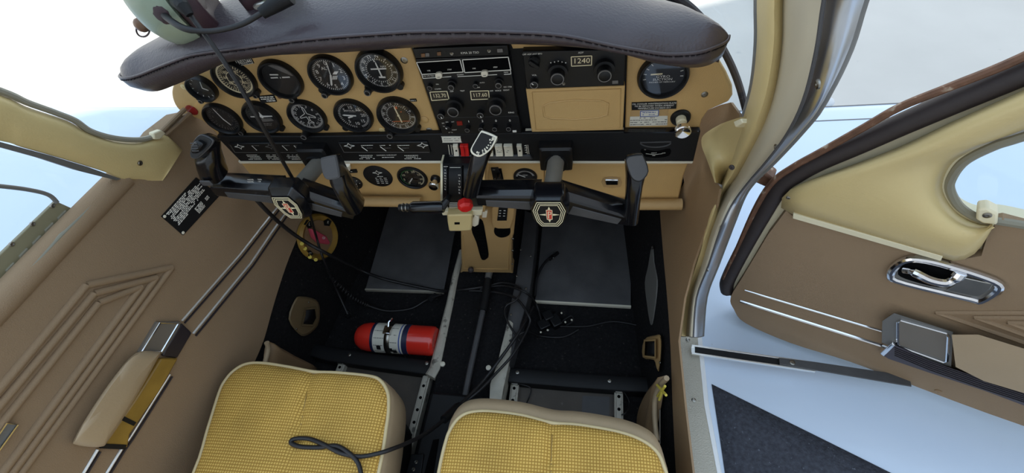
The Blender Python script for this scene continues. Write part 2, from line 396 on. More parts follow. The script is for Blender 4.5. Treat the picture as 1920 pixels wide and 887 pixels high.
# tunnel between the seat rails
tz = 0.055
tun = MB().prism([V((-0.083, 0.52, 0)), V((0.128, 0.52, 0)), V((0.07, -1.2, 0)), V((-0.10, -1.2, 0))], (0, 0, tz))
struct('trim_1', tun, 'carpet', 'black carpeted tunnel along the middle of the cabin floor', 'trim', bevel=0.008)
def strip(px0, w, z, hgt, m, name, lab, cat, dead=None):
    return None
def flashing(name, pxs, w, z0, m, label):
    rows = []
    cs = [PZ(a, b, z0) for a, b in pxs]
    for i, c in enumerate(cs):
        t = (cs[min(i + 1, len(cs) - 1)] - cs[max(i - 1, 0)]).normalized(); s = t.cross(Zv).normalized(); ww = w[i] if isinstance(w, (list, tuple)) else w
        rows.append([c - s * ww / 2 + V((0, 0, -0.03)), c - s * ww / 2, c - s * ww * 0.25 + V((0, 0, 0.006)), c + s * ww * 0.25 + V((0, 0, 0.006)), c + s * ww / 2, c + s * ww / 2 + V((0, 0, -0.03))])
    return build(name, MB().loft(rows), m, None, bevel=0.001)
fa = tag(flashing('tunnel_flashing', [(866, 470), (853, 520), (843, 570), (829, 630), (815, 690), (806, 705)], [0.018, 0.020, 0.022, 0.026, 0.030, 0.030], 0.058, 'worn_metal', ''), 'worn silver metal edge strip left of the black floor tunnel, behind the fire extinguisher', 'edge strip')
fb = MB()
rows = []
for (l, r_) in (((984, 395), (1008, 408)), ((976, 460), (1003, 468)), ((966, 530), (994, 545)), ((953, 590), (977, 606)), ((940, 650), (962, 660)), ((933, 682), (953, 690))):
    a, b = PZ(*l, 0.075), PZ(*r_, 0.075); m_ = (a + b) / 2
    rows.append([a + V((0, 0, -0.06)), a, m_ + V((0, 0, 0.006)), b, b + V((0, 0, -0.07))])
beam = build('tunnel_beam', MB().loft(rows), 'charcoal', None, bevel=0.002)
tag(beam, 'dark grey metal channel right of the floor tunnel, running under the right control wheel', 'beam')
for k in ((976, 468), (969, 517), (995, 480), (986, 541), (958, 590)): screw(PZ(*k, 0.082), Zv, 0.003, beam)
rows = []
for (l, r_) in (((953, 600), (962, 606)), ((940, 650), (958, 660)), ((933, 680), (953, 688)), ((919, 720), (944, 728)), ((917, 760), (938, 765))):
    a, b = PZ(*l, 0.083), PZ(*r_, 0.083); m_ = (a + b) / 2
    rows.append([a + V((0, 0, -0.06)), a, m_ + V((0, 0, 0.004)), b, b + V((0, 0, -0.07))])
fs = build('flashing', MB().loft(rows), 'worn_metal', beam, bevel=0.001, label='bare silver metal end of the channel')

# kick plates on the footwell floor
def kick_mat(name, pts, label, edge):
    t = thing(name, PZ(*pts[0], 0.0), label, 'floor mat')
    P = [PZ(a, b, 0.012) for a, b in pts]
    build('pad', MB().prism(P, (0, 0, -0.011)), 'mat_rubber', t, bevel=0.002)
    a, b = P[0], P[1]; d = (a - P[-1]).normalized() * 0.006
    build('edge_trim', MB().prism([a + V((0, 0, 0.0012)), b + V((0, 0, 0.0012)), b + d + V((0, 0, 0.0012)), a + d + V((0, 0, 0.0012))], (0, 0, -0.01)), edge, t, label='bright metal front edge')
    return t
kick_mat('footwell_mat', [(1003, 563), (1183, 573), (1184, 405), (1020, 388)], 'scuffed grey rectangular floor mat in the right footwell, below the right control wheel', 'white_plastic')
kick_mat('footwell_mat', [(685, 541), (832, 546), (862, 390), (730, 385)], 'scuffed grey rectangular floor mat in the left footwell, left of the tan pedestal', 'sill_plate')

# cross bars and floor panels in front of the seats
def crossbar(pxs, label, scr):
    t = thing('cross_bar', PZ(*pxs[0], 0.03), label, 'floor bar')
    rows = []
    cs = [PZ(a, b, 0.045) for a, b in pxs]
    for i, c in enumerate(cs):
        d = (cs[min(i + 1, len(cs) - 1)] - cs[max(i - 1, 0)]).normalized(); s = V((-d.y, d.x, 0))
        rows.append([c - s * 0.02 + V((0, 0, -0.043)), c - s * 0.02, c - s * 0.012 + V((0, 0, .003)), c + s * 0.012 + V((0, 0, .003)), c + s * 0.02, c + s * 0.02 + V((0, 0, -0.043))])
    build('bar', MB().loft(rows), 'black_satin', t, bevel=0.002)
    for a, b in scr: screw(PZ(a, b, 0.049), Zv, 0.005, t)
crossbar([(578, 653), (620, 664), (700, 676), (808, 690)], 'black metal bar across the left floor, under the fire extinguisher', [(655, 665), (800, 681)])
crossbar([(955, 703), (1060, 712), (1150, 718), (1222, 722)], 'black metal bar across the right floor, in front of the right seat', [(970, 698), (1143, 714)])
fp = MB().prism([PZ(*k, 0.012) for k in ((640, 684), (800, 706), (770, 830), (600, 830))], (0, 0, -0.01))
tag(build('floor_panel', fp, 'floor_panel', None, bevel=0.001), 'bare brownish metal floor panel beside the left seat cushion', 'floor panel')
fp = MB().prism([PZ(*k, 0.012) for k in ((972, 716), (1162, 727), (1166, 860), (960, 860))], (0, 0, -0.01))
fpr = tag(build('floor_panel', fp, 'floor_panel', None, bevel=0.001), 'bare brownish metal floor panel in front of the right seat cushion', 'floor panel')
build('patch', MB().prism([PZ(*k, 0.0135) for k in ((1092, 742), (1143, 744), (1142, 800), (1090, 800))], (0, 0, -0.001)), 'charcoal', fpr, label='lighter worn grey patch')
def rail(p0, p1, label, n=8, w=0.022, hole_m='void_black'):
    a, b = PZ(*p0, 0.03), PZ(*p1, 0.03); t = thing('seat_rail', (a.x, a.y, 0.0), label, 'seat rail')
    d = (b - a).normalized(); s = d.cross(Zv)
    prof = [(-w / 2, -0.03), (-w / 2, 0.0), (-w * .3, 0.0), (-w * .3, 0.004), (w * .3, 0.004), (w * .3, 0.0), (w / 2, 0.0), (w / 2, -0.03)]
    build('track', MB().loft([[p + s * x + Zv * z for x, z in prof] for p in (a, b)]), 'worn_metal', t, bevel=0.0008)
    L = (b - a).length; k = 0; y = 0.02
    while y < L and k < 20:
        build('locking_hole', MB().cyl(a + d * y + Zv * 0.0035, a + d * y + Zv * 0.0046, 0.0042, seg=12), hole_m, t); y += 0.032; k += 1
    build('end_stop', MB().box(a + d * 0.006 + Zv * 0.004, s, d, Zv, w * .8, 0.012, 0.006), 'steel', t, bevel=0.001)
    return t
rail((804, 690), (757, 870), 'silver seat rail with a row of holes right of the left seat')
rail((966, 715), (950, 850), 'silver seat rail at the left side of the right seat, by the tunnel')
rail((1160, 730), (1161, 860), 'silver seat rail at the right side of the right seat')
rail((643, 677), (610, 760), 'short stub of silver seat rail showing in front of the left seat')
# black plastic tray between the seats
tr = thing('seat_tray', PZ(850, 760, 0.055), 'black plastic cover on the tunnel between the two seats', 'cover')
build('cover', MB().prism([PZ(*k, 0.1) for k in ((808, 733), (905, 742), (880, 900), (765, 900))], (0, 0, -0.045)), 'black_satin', tr, bevel=0.008)
build('lever_slot', MB().prism([PZ(*k, 0.103) for k in ((812, 825), (823, 823), (812, 890), (795, 890))], (0, 0, -0.004)), 'void_black', tr)
build('bracket', MB().prism([PZ(*k, 0.106) for k in ((770, 852), (795, 850), (788, 900), (758, 900))], (0, 0, -0.01)), 'black_plastic', tr, bevel=0.002)
for k in ((780, 866), (775, 880)): screw(PZ(*k, 0.107), Zv, 0.004, tr)
# long black rod on the tunnel
rd = thing('tunnel_rod', PZ(917, 512, 0.06), 'long black rod lying along the floor tunnel below the tan pedestal', 'rod')
rdp = [PZ(917, 510, 0.085), PZ(910, 560, 0.08), PZ(893, 640, 0.08), PZ(878, 710, 0.08), PZ(868, 765, 0.08)]
build('rod', MB().tube(spline(rdp, 5), 0.008, 10), 'charcoal', rd)
build('sleeve', MB().tube([rdp[0].lerp(rdp[1], .3), rdp[1], rdp[1].lerp(rdp[2], .3)], 0.0125, 12), 'black_satin', rd)
build('end_fitting', MB().cyl(PZ(918, 508, .085), PZ(915, 522, .085), 0.011, 0.010), 'gray_strip', rd)
for k, lab in (((916, 690), 'pale round plug on the tunnel, right of the black rod'), ((830, 683), 'small pale round plug at the tunnel edge, by the fire extinguisher')):
    tag(build('floor_plug', MB().lathe(PZ(*k, tz + .001), Zv, [(0.0, 0), (0.0075, 0), (0.007, 0.003), (0.004, 0.0045), (0, 0.0045)], 16), 'white_plastic'), lab, 'plug')

# ================================================================== LEFT SIDE WALL
edge_low = [(640, 300), (600, 360), (578, 400), (556, 450), (536, 500), (513, 572), (497, 630), (484, 664), (440, 760), (380, 900), (330, 1000)]
TOPL = [(-330, 905), (0, 568), (120, 443), (228, 333), (262, 300), (298, 250), (340, 217), (420, 200), (640, 230)]
poly = TOPL + sp2(edge_low, 3)
lw = MB().prism([PL(a, b) for a, b in poly], -LN * 0.035)
# embossed chevrons and the rounded sill lip belong to the same padded panel
def zp(a, b): return (a / 2.077, 460 + b / 2.077)
for ch in ([(-150, 735), (0, 555), (335, 155), (667, 86), (80, 887), (-40, 1050)], [(-150, 800), (0, 620), (365, 187), (607, 125), (42, 890), (-60, 1020)], [(-150, 890), (0, 700), (382, 224), (548, 160), (5, 890), (-60, 980)]):
    px = [zp(*k) for k in ch]; pts = []
    for i, k in enumerate(px):
        p = PL(*k, 0.0)
        pts.append(p)
    for a, b in zip(pts, pts[1:]): lw.tube([a, b], 0.0065, 8)
lw.tube([PL(a, b, -0.012) for a, b in TOPL[:4]], 0.02, 12)
wall_l = struct('wall_left', lw, 'brown_fabric', 'brown upholstered side wall under the pilot window', 'wall', smooth=50)
for f0 in ((345, 215, 300, 252), (352, 222, 312, 262)):
    pass
ck = MB().prism([PL(a, b, -0.004) for a, b in [(640, 300), (600, 360), (578, 400), (556, 450), (536, 500), (513, 572), (497, 630), (484, 664), (440, 760), (380, 900)]] + [V((-0.544, -0.75, -0.02)), V((-0.442, 0.10, -0.02)), V((-0.388, 0.55, -0.02)), V((-0.388, 0.55, 0.55))], -LN * 0.03)
struct('trim_2', ck, 'carpet', 'black carpet on the lower left side wall', 'trim')
# window sill, gasket, pane
sl = MB().prism([PL(a, b, 0.004) for a, b in ((-330, 925), (0, 588), (120, 462), (236, 340), (226, 331), (113, 440), (0, 563), (-330, 900))], -LN * 0.03)
struct('trim_3', sl, 'gray_gasket', 'grey gasket along the bottom of the pilot side window', 'trim', bevel=0.003)
win = struct('window_1', MB().prism([PL(a, b, -0.03) for a, b in ((-400, 960), (228, 333), (215, 326), (0, 268), (-300, 200), (-700, 350))], -LN * 0.004), 'pane_glass', 'clear pilot side window', 'window')
# storm window hinge
sw = thing('storm_window', PL(70, 450, -0.026), 'olive metal hinge strip and grey frame of the small vent window in the left window', 'vent window')
build('hinge_strip', MB().prism([PL(a, b, -0.024) for a, b in ((105, 377), (136, 391), (0, 529), (-150, 680), (-190, 665), (0, 478))], -LN * 0.006), 'olive', sw, bevel=0.001)
build('frame', MB().tube(spline([PL(a, b, -0.022) for a, b in ((-200, 330), (0, 349), (60, 357), (92, 366), (107, 380))], 5), 0.0032, 8), 'gray_strip', sw)
for k in ((118, 405), (94, 428), (71, 452), (46, 476), (21, 503)):
    a, b = k; build('hinge_tab', MB().prism([PL(a + x, b + y, -0.021) for x, y in ((-9, 4), (6, -11), (9, -5), (-6, 10))], -LN * 0.004), 'gray_gasket', sw, bevel=0.0006)
for k in ((98.5, 386), (61, 420), (22, 458)): screw(PL(*k, -0.023), LN, 0.0035, sw)

# chrome strips along the wall
def wall_strip(pts, w, nm, lab):
    mb = MB().tube([PL(a, b, 0.002) for a, b in pts], w, 8); c_ = tag(build(nm, mb, 'bright_metal'), lab, 'trim strip'); build('channel', MB().tube([PL(a + 5, b + 4, 0.001) for a, b in pts], w * .9, 6), 'end_dark', c_, label='dark groove beside the strip'); return c_
wall_strip([(525, 382), (450, 478), (341, 602)], 0.0024, 'chrome_strip', 'upper bright chrome strip on the left wall, from the yoke down to the ashtray')
wall_strip([(545, 384), (470, 494), (362, 626)], 0.0027, 'chrome_strip', 'lower bright chrome strip on the left wall, ahead of the armrest')
wall_strip([(183, 843), (140, 915)], 0.0026, 'chrome_strip', 'short upper chrome strip on the left wall, behind the armrest')
wall_strip([(318, 702), (245, 818), (228, 842), (180, 920)], 0.0027, 'chrome_strip', 'chrome strip along the lower edge of the left armrest')

# left armrest with ashtray
ar = thing('armrest', PL(240, 740), 'brown padded armrest with a chrome framed ashtray on the left wall', 'armrest')
def padded(pts, h, mth, parent, name, N=None, PF=PL, r=0.4, label=None):
    base_ = [PF(a, b, 0.0) for a, b in pts]; top = [PF(a, b, h) for a, b in pts]; N = N or LN
    c = sum(top, V((0, 0, 0))) / len(top); mid = [PF(a, b, h * .6) for a, b in pts]
    rings = [base_, mid, [t.lerp(c, 0.06) for t in [PF(a, b, h * .88) for a, b in pts]], [t.lerp(c, 0.2) for t in top], [t.lerp(c, 0.6) for t in [PF(a, b, h * 1.02) for a, b in pts]]]
    return build(name, MB().loft(rings), mth, parent, smooth=60, label=label)
pad_px = sp2([(255, 662), (296, 660), (298, 668), (255, 745), (206, 822), (188, 838), (142, 834), (140, 822), (170, 770), (215, 705)], 5, True)
padded(pad_px, 0.03, 'seat_vinyl', ar, 'pad')
build('face_strip', MB().prism([PL(a, b, 0.010) for a, b in ((303, 672), (335, 672), (300, 733), (244, 815), (240, 840), (190, 840), (205, 820), (255, 748))], -LN * 0.010), 'gold_strip', ar, bevel=0.003, label='mustard coloured side strip')
build('face_tab', MB().prism([PL(a, b, 0.0112) for a, b in ((228, 778), (256, 792), (251, 799), (224, 786))], -LN * 0.004), 'black_satin', ar)
build('face_tab', MB().prism([PL(a, b, 0.0112) for a, b in ((196, 832), (238, 834), (234, 843), (188, 841))], -LN * 0.004), 'black_satin', ar)
at_ = build('ashtray', MB().prism([PL(a, b, 0.007) for a, b in ((296, 604), (340, 603), (337, 614), (306, 663), (262, 661))], -LN * 0.024), 'lid_gray', ar, bevel=0.0012, label='grey ashtray lid')
polyq = [PL(a, b, 0.0075) for a, b in ((300, 606), (334, 607), (302, 660), (266, 658))]
build('lid_frame', MB().tube(polyq, 0.002, 6, closed=True), 'chrome', at_)
build('end_cap', MB().prism([PL(a, b, 0.0065) for a, b in ((342, 606), (361, 624), (333, 672), (305, 668), (310, 655))], -LN * 0.0065), 'end_dark', ar, bevel=0.003, label='dark end cap')
hk = thing('wall_insert', PL(18, 812), 'small chrome framed insert low on the left wall, below the ribs', 'bezel')
build('plate', MB().prism([PL(a, b, 0.006) for a, b in ((12, 794), (36, 796), (-4, 850), (-24, 848))], -LN * 0.006), 'gray_strip', hk, bevel=0.001)
build('frame', MB().tube([PL(a, b, 0.007) for a, b in ((12, 794), (33, 796), (-6, 850), (-26, 848))], 0.0018, 6, closed=True), 'chrome', hk)

# placard
pl = tag(build('wall_placard', MB().prism([PL(a, b, 0.003) for a, b in ((304, 406), (344, 441), (412, 367), (369, 333))], -LN * 0.003), 'black_satin'), 'black engraved metal placard with rows of white text on the left wall', 'placard')
a, b, c, d = PL(304, 406, .003), PL(344, 441, .003), PL(412, 367, .003), PL(369, 333, .003)
U_, W_ = (b - a), (d - a)
for i in range(11):
    u0 = 0.06 + 0.056 * i; fillw = (0.55, .62, .8, .86, .8, .86, .78, .82, .86, .6, .3)[i]
    dashes(a + U_ * u0 + W_ * (0.08 + fillw / 2 + (0.02 if i % 2 else 0)), W_.normalized(), -U_.normalized(), LN, W_.length * fillw, 0.0032, 'white_ink', pl, i)
for i in range(6): dashes(a + U_ * (0.70 + 0.045 * i) + W_ * 0.62, W_.normalized(), -U_.normalized(), LN, W_.length * 0.2, 0.0026, 'white_ink', pl, 40 + i)
for i in range(3): dashes(a + U_ * (0.74 + 0.045 * i) + W_ * 0.86, W_.normalized(), -U_.normalized(), LN, W_.length * 0.09, 0.0024, 'white_ink', pl, 50 + i)
for u0, v0 in ((.06, .03), (.93, .03)): screw(a + U_ * u0 + W_ * v0, LN, 0.003, pl, m='white_plastic')

# left windshield pillar
def row_pts(F, pts, offs): return [F(x, y, o) for (x, y), o in zip(pts, offs)]
lp_rows = []
for t_, m1, m2, b_ in (((-420, 60), (-420, 90), (-420, 150), (-420, 200)), ((-200, 112), (-200, 140), (-200, 190), (-200, 232)), ((0, 176), (0, 190), (0, 225), (0, 264)), ((50, 200), (49, 213), (45, 245), (40, 276)), ((126, 226), (120, 238), (110, 268), (100, 293)), ((165, 248), (160, 258), (155, 286), (150, 308)), ((215, 264), (212, 274), (205, 300), (195, 322)), ((262, 266), (262, 278), (255, 308), (228, 335)), ((306, 252), (312, 270), (296, 316), (272, 337)), ((322, 262), (330, 276), (316, 312), (297, 348)), ((343, 281), (338, 288), (318, 320), (298, 349))):
    lp_rows.append(row_pts(PP, (t_, m1, m2, b_), (0.0, 0.014, 0.014, 0.002)))
pil = struct('pillar_left', MB().grid(dense(lp_rows, 4)), 'cream_plastic', 'cream plastic windshield pillar cover on the left', 'pillar', smooth=60)
screw(PP(263, 306, 0.016), LPN, 0.0045, pil)
gs = MB().tube(spline([PP(a, b, 0.004) for a, b in ((-420, 50), (-200, 104), (0, 170), (50, 192), (100, 210), (140, 226), (170, 246), (215, 259), (262, 262), (294, 254))], 5), 0.0045, 8)
build('gasket', gs, 'gasket_light', pil, label='grey windshield gasket along the top edge')
build('clip', MB().prism([PP(a, b, 0.012) for a, b in ((288, 250), (303, 244), (312, 250), (300, 262), (290, 262))], -LPN * 0.01), 'cream_light', pil, bevel=0.002, label='pale clip')
gs = MB().prism([PP(a, b, 0.004) for a, b in ((-420, 205), (0, 266), (96, 292), (165, 313), (228, 336), (218, 338), (150, 321), (80, 298), (0, 276), (-420, 215))], -LPN * 0.012)
build('lower_gasket', gs, 'gray_strip', pil, label='dark gasket along the bottom edge')
# folded cloth at the corner between pillar and panel
cf = MB()
for f in ([(300, 250), (318, 232), (346, 205)], [(306, 256), (330, 236), (356, 213)]):
    cf.tube([PL(a, b, 0.003) for a, b in f], 0.0042, 8)
tag(build('cloth_fold', cf, 'brown_fabric'), 'brown welted cloth folds at the windshield corner beside the left pillar', 'upholstery welt')

# ================================================================== RIGHT SIDE WALL, JAMB, SILL, PILLAR
lowR = [(1236, 380), (1243, 470), (1251, 560), (1257, 650), (1261, 760), (1268, 900), (1275, 1000)]
jambL = [(1313, 1000), (1299, 887), (1284, 760), (1272, 640), (1283, 560), (1300, 495), (1322, 430), (1343, 387), (1349, 354), (1340, 342)]
rw = MB().prism([PR(a, b) for a, b in sp2(lowR, 3)[::-1] + [(1240, 300), (1300, 230), (1328, 206), (1350, 197), (1370, 192), (1386, 214), (1388, 228), (1352, 232), (1330, 285)] + jambL[::-1]], -RN * 0.004)
wall_r = struct('wall_right', rw, 'brown_vinyl', 'brown vinyl side wall between the panel and the door opening', 'wall', smooth=50)
ck = MB().prism([PR(a, b, -0.004) for a, b in sp2(lowR, 3)] + [V((0.4903, -0.75, -0.02)), V((0.4253, 0.55, -0.02)), V((0.4825, 0.55, 0.5)), PR(1240, 300, -.004)], -RN * 0.02)
ckr = struct('trim_4', ck, 'carpet', 'black carpet on the lower right side wall', 'trim')
build('torn_patch', MB().prism([PR(a, b, 0.0005) for a, b in sp2([(1222, 462), (1215, 500), (1209, 530), (1213, 570), (1218, 602), (1222, 606), (1229, 560), (1231, 525), (1225, 492)], 3, True)], -RN * 0.003), 'gray_strip', ckr, label='grey torn patch in the carpet')
screw(PR(1223, 464, 0.002), RN, 0.005, ckr)
sp_ = thing('door_sill', PZ(1300, 760, 0.1), 'ribbed silver grey plate on the sill of the door opening', 'door sill')
build('plate', MB().prism([PZ(a, b, 0.125) for a, b in ((1270, 629), (1308, 629), (1321, 760), (1345, 887), (1372, 1020), (1322, 1020), (1299, 887), (1283, 750))], (0, 0, -0.012)), 'sill_plate', sp_, bevel=0.002)
for k in ((1290, 637), (1301, 750)): screw(PZ(*k, 0.126), Zv, 0.005, sp_)
build('edge', MB().prism([PZ(a, b, 0.121) for a, b in ((1306, 627), (1316, 627), (1330, 760), (1354, 887), (1384, 1020), (1370, 1020), (1343, 887), (1319, 760))], (0, 0, -0.13)), 'white_paint', sp_, bevel=0.003, label='white painted outer edge')
build('inner_face', MB().prism([PZ(a, b, 0.121) for a, b in ((1257, 629), (1271, 629), (1284, 750), (1300, 887), (1323, 1020), (1300, 1020), (1270, 887), (1262, 750))], (0, 0, -0.13)), 'brown_vinyl', sp_, bevel=0.003, label='brown inner edge')

# pillar and door frame: strips across, from the cabin side to the outside
def prow(y, xs): return [(x, y) for x in xs]
PIL = [  # left edge, cream ridge, cream end, grey mid, metal start, metal mid, right edge
    [(1432, -260), (1470, -260), (1500, -260), (1560, -260), (1610, -260), (1670, -260), (1720, -260)],
    [(1424, -120), (1455, -120), (1480, -120), (1530, -120), (1572, -120), (1630, -120), (1668, -120)],
    [(1419, 0), (1445, 0), (1468, 0), (1508, 0), (1545, 0), (1590, 0), (1621, 0)],
    [(1419, 78), (1444, 80), (1466, 82), (1500, 88), (1530, 98), (1566, 110), (1592, 92)],
    [(1411, 156), (1433, 160), (1454, 165), (1480, 176), (1506, 190), (1535, 200), (1552, 175)],
    [(1396, 212), (1415, 222), (1433, 232), (1455, 243), (1474, 254), (1497, 252), (1513, 228)],
    [(1378, 262), (1392, 274), (1406, 286), (1421, 296), (1436, 304), (1452, 302), (1464, 284)],
    [(1366, 308), (1374, 318), (1383, 328), (1394, 336), (1403, 342), (1412, 342), (1421, 328)],
    [(1346, 352), (1352, 358), (1358, 364), (1368, 372), (1376, 378), (1386, 378), (1396, 366)],
    [(1330, 392), (1336, 397), (1345, 403), (1352, 408), (1358, 413), (1367, 416), (1378, 410)],
    [(1315, 434), (1322, 438), (1331, 443), (1337, 446), (1344, 450), (1352, 454), (1363, 450)],
    [(1297, 488), (1305, 490), (1316, 494), (1322, 496), (1328, 499), (1335, 502), (1345, 498)],
    [(1277, 555), (1284, 556), (1294, 557), (1300, 558), (1306, 559), (1313, 560), (1324, 556)],
    [(1269, 630), (1275, 630), (1286, 631), (1293, 631), (1300, 632), (1308, 632), (1317, 630)]]
OFF = (0.0, 0.016, 0.004, 0.012, 0.006, -0.004, -0.02)
def kf(i):          # lower rows stand on the jamb (vertical), upper rows on the leaning post
    return min(1.0, max(0.0, (9 - i) / 3.0))
def jpt(k, off, i):
    a = PQ(*k, off); b = at(k[0], k[1], (-1, 0, 0), (0.535 - off, 0, 0)); f = kf(i)
    q = a - CAM_C; s = (b - CAM_C).length / q.length
    return CAM_C + q * (f + (1 - f) * s)
def pil_strip(c0, c1, name, m, label, parent=None, back=0.0):
    rows = []
    for i, r in enumerate(PIL):
        row = [jpt(r[c], OFF[c] + back, i) for c in range(c0, c1 + 1)]
        rows.append(row)
    o = build(name, MB().grid(dense(rows, 4)), m, parent, smooth=60, label=label)
    return o
pr_t = thing('pillar_right', jpt(PIL[-1][3], 0, 13), 'cream and metal windshield pillar and door post on the right', 'pillar', None, 'structure')
o = pil_strip(0, 6, 'post_core', 'gray_strip', None, pr_t, -0.014); md = o.modifiers.new('solid', 'SOLIDIFY'); md.thickness = 0.008; md.offset = 0
for v_ in o.data.vertices: pass
pil_strip(0, 2, 'inner_trim', 'cream_plastic', 'cream inner trim', pr_t)
pil_strip(2, 4, 'weather_strip', 'pillar_gray', 'grey beige channel', pr_t)
pil_strip(4, 6, 'door_frame', 'jamb_metal', 'polished metal door frame', pr_t)
gr = [jpt(r[4], 0.009, i) for i, r in enumerate(PIL)]
build('groove_seal', MB().tube(spline(gr, 4), 0.0016, 6), 'charcoal', pr_t)
for k, i in (((1533, 158), 4), ((1455, 275), 6), ((1352, 425), 10), ((1327, 505), 11)): screw(jpt(k, 0.008, i), RPN, 0.0042, pr_t)
# flared foot of the cream pillar
ft = []
for a, b, o0, o1 in (((1352, 232), (1397, 215), 0.004, 0.010), ((1328, 246), (1390, 240), 0.003, 0.012), ((1316, 258), (1384, 262), 0.002, 0.012), ((1316, 275), (1378, 285), 0.002, 0.012), ((1324, 296), (1370, 306), 0.002, 0.012), ((1332, 318), (1360, 328), 0.002, 0.010), ((1340, 342), (1352, 346), 0.002, 0.006)):
    row = []
    for j in range(6):
        t = j / 5; k = (a[0] + (b[0] - a[0]) * t, a[1] + (b[1] - a[1]) * t)
        p0 = PR(*k, 0.008 + 0.012 * math.sin(t * math.pi * 0.5)); p1 = PQ(k[0] + 7 * t, k[1] + 2 * t, 0.006); s = t * t
        row.append(p0.lerp(p1, s))
    ft.append(row)
o = build('pillar_foot', MB().grid(dense(ft, 3)), 'cream_plastic', pr_t, smooth=70, label='flared cream foot of the pillar trim')
screw(PR(1372, 314, 0.034), (RN + AFT).normalized(), 0.004, pr_t, m='rubber')
build('clip', MB().prism([PR(a, b, 0.03) for a, b in ((1374, 228), (1388, 222), (1392, 230), (1378, 239))], -RN * 0.02), 'cream_light', pr_t, bevel=0.002, label='pale clip')
# dark windshield seal beside the right end of the panel
sg = MB().tube(spline([PY(1262, -10, .09), PY(1296, 14, .08), PY(1332, 54, .065), PY(1364, 108, .05), PY(1384, 155, .045), PY(1398, 205, .04)], 5), 0.006, 8)
tag(build('windshield_seal', sg, 'rubber'), 'dark rubber windshield seal beside the right end of the panel', 'seal')
# windshield
LE_ = spline([PP(a, b, -0.012) for a, b in ((318, 252), (270, 262), (215, 262), (126, 224), (50, 197), (0, 173), (-200, 108), (-420, 55))], 3)
RE_ = spline([PQ(a, b, -0.012) for a, b in ((1380, 240), (1396, 205), (1408, 160), (1416, 90), (1418, 0), (1422, -90), (1427, -180), (1434, -280))], 3)
rows = []
for i, (a, b) in enumerate(zip(LE_, RE_)):
    s_ = i / (len(LE_) - 1); cm = V((.05, .16, .86)).lerp(V((.05, -.44, 1.2)), s_) + V((0, .03, .03)) * math.sin(math.pi * s_); bu = cm - (a + b) / 2
    rows.append([a.lerp(b, k / 16) + bu * (4 * (k / 16) * (1 - k / 16)) ** .8 for k in range(17)])
struct('window_2', MB().grid(rows), 'pane_glass', 'curved clear windshield above the glareshield', 'window', smooth=80, solid=0.002)

dk = MB().prism([V((x, y, 0.85)) for x, y in ((-.34, .015), (-.24, .07), (.30, .07), (.40, .015), (.44, .02), (.40, .12), (.25, .19), (.05, .22), (-.15, .19), (-.30, .12))], (0, 0, -0.01))
struct('trim_5', dk, 'leather', 'dark deck between the glareshield and the windshield', 'trim')

# ================================================================== OPEN DOOR
dr = thing('door_1', DH + V((0, 0, 0.1)), 'open cabin door with brown panel, cream window trim and dark edge seal', 'door', None, 'structure')
upper = [(1920, 102), (1786, 157), (1687, 197), (1618, 236), (1538, 281), (1489, 308), (1447, 338), (1414, 388), (1380, 462), (1355, 520), (1362, 552), (1374, 567), (1391, 604), (1482, 644), (1593, 679), (1694, 717), (1920, 800), (2300, 930), (2300, -50)]
wn_ = sp2([(1920, 249), (1861, 269), (1806, 298), (1779, 333), (1777, 359), (1797, 393), (1834, 410), (1870, 408), (1920, 418)], 4)
WIN = wn_ + [(2300, 500), (2300, 110)]
# skin outside
def ring_plate(outer, hole, off, d, m, name, parent, **k):
    mb = MB(); bm = mb.bm
    eds = []
    for lp in (outer, hole):
        vs = [bm.verts.new(PD(a, b, off)) for a, b in lp]
        for i in range(len(vs)): eds.append(bm.edges.new((vs[i], vs[(i + 1) % len(vs)])))
    bmesh.ops.triangle_fill(bm, edges=eds, use_beauty=True)
    g_ = bmesh.ops.extrude_face_region(bm, geom=list(bm.faces)); bmesh.ops.translate(bm, verts=[v for v in g_['geom'] if isinstance(v, bmesh.types.BMVert)], vec=-DNRM * d)
    return build(name, mb, m, parent, smooth=40, **k)
def shr(pts, dx, dy): return [(a + dx, b + dy) for a, b in pts]
ring_plate([(2300, -20), (1920, 118), (1786, 186), (1687, 226), (1618, 264), (1538, 306), (1492, 322), (1452, 348), (1420, 396), (1388, 468), (1364, 530), (1376, 567), (1393, 602), (1482, 641), (1593, 676), (1694, 714), (1920, 797), (2300, 926)], WIN[:-2] + [(2200, 480), (2200, 130)], -0.03, 0.02, 'white_paint', 'outer_skin', dr, label='white outer skin')
frame_px = [(1920, 150), (1786, 212), (1687, 258), (1588, 297), (1514, 327), (1472, 356), (1437, 413), (1388, 494), (1364, 545), (1374, 562), (1391, 600), (1482, 640), (1593, 675), (1694, 713), (1920, 796), (2300, 926), (2300, 0)]
ring_plate(frame_px, WIN[:-2] + [(2200, 480), (2200, 130)], -0.004, 0.028, 'cream_light', 'door_frame', dr, label='pale cream inner frame edge')
sealc = spline([PD(a, b, -0.004) for a, b in ((2250, -10), (1920, 135), (1786, 192), (1687, 235), (1610, 270), (1535, 303), (1492, 327), (1462, 350), (1430, 402), (1391, 472), (1364, 527), (1364, 545))], 5)
build('edge_seal', MB().tube(sealc, 0.016, 12), 'rubber', dr, label='dark rubber edge seal')
rc = spline([PD(a, b, 0.004) for a, b in ((2250, -55), (1920, 106), (1786, 161), (1687, 201), (1618, 240), (1538, 285), (1489, 312), (1448, 342), (1416, 392), (1383, 466), (1358, 522))], 5)
build('edge_strip', MB().tube(rc, 0.0055, 8), 'rust_edge', dr, label='flaking brown edge')
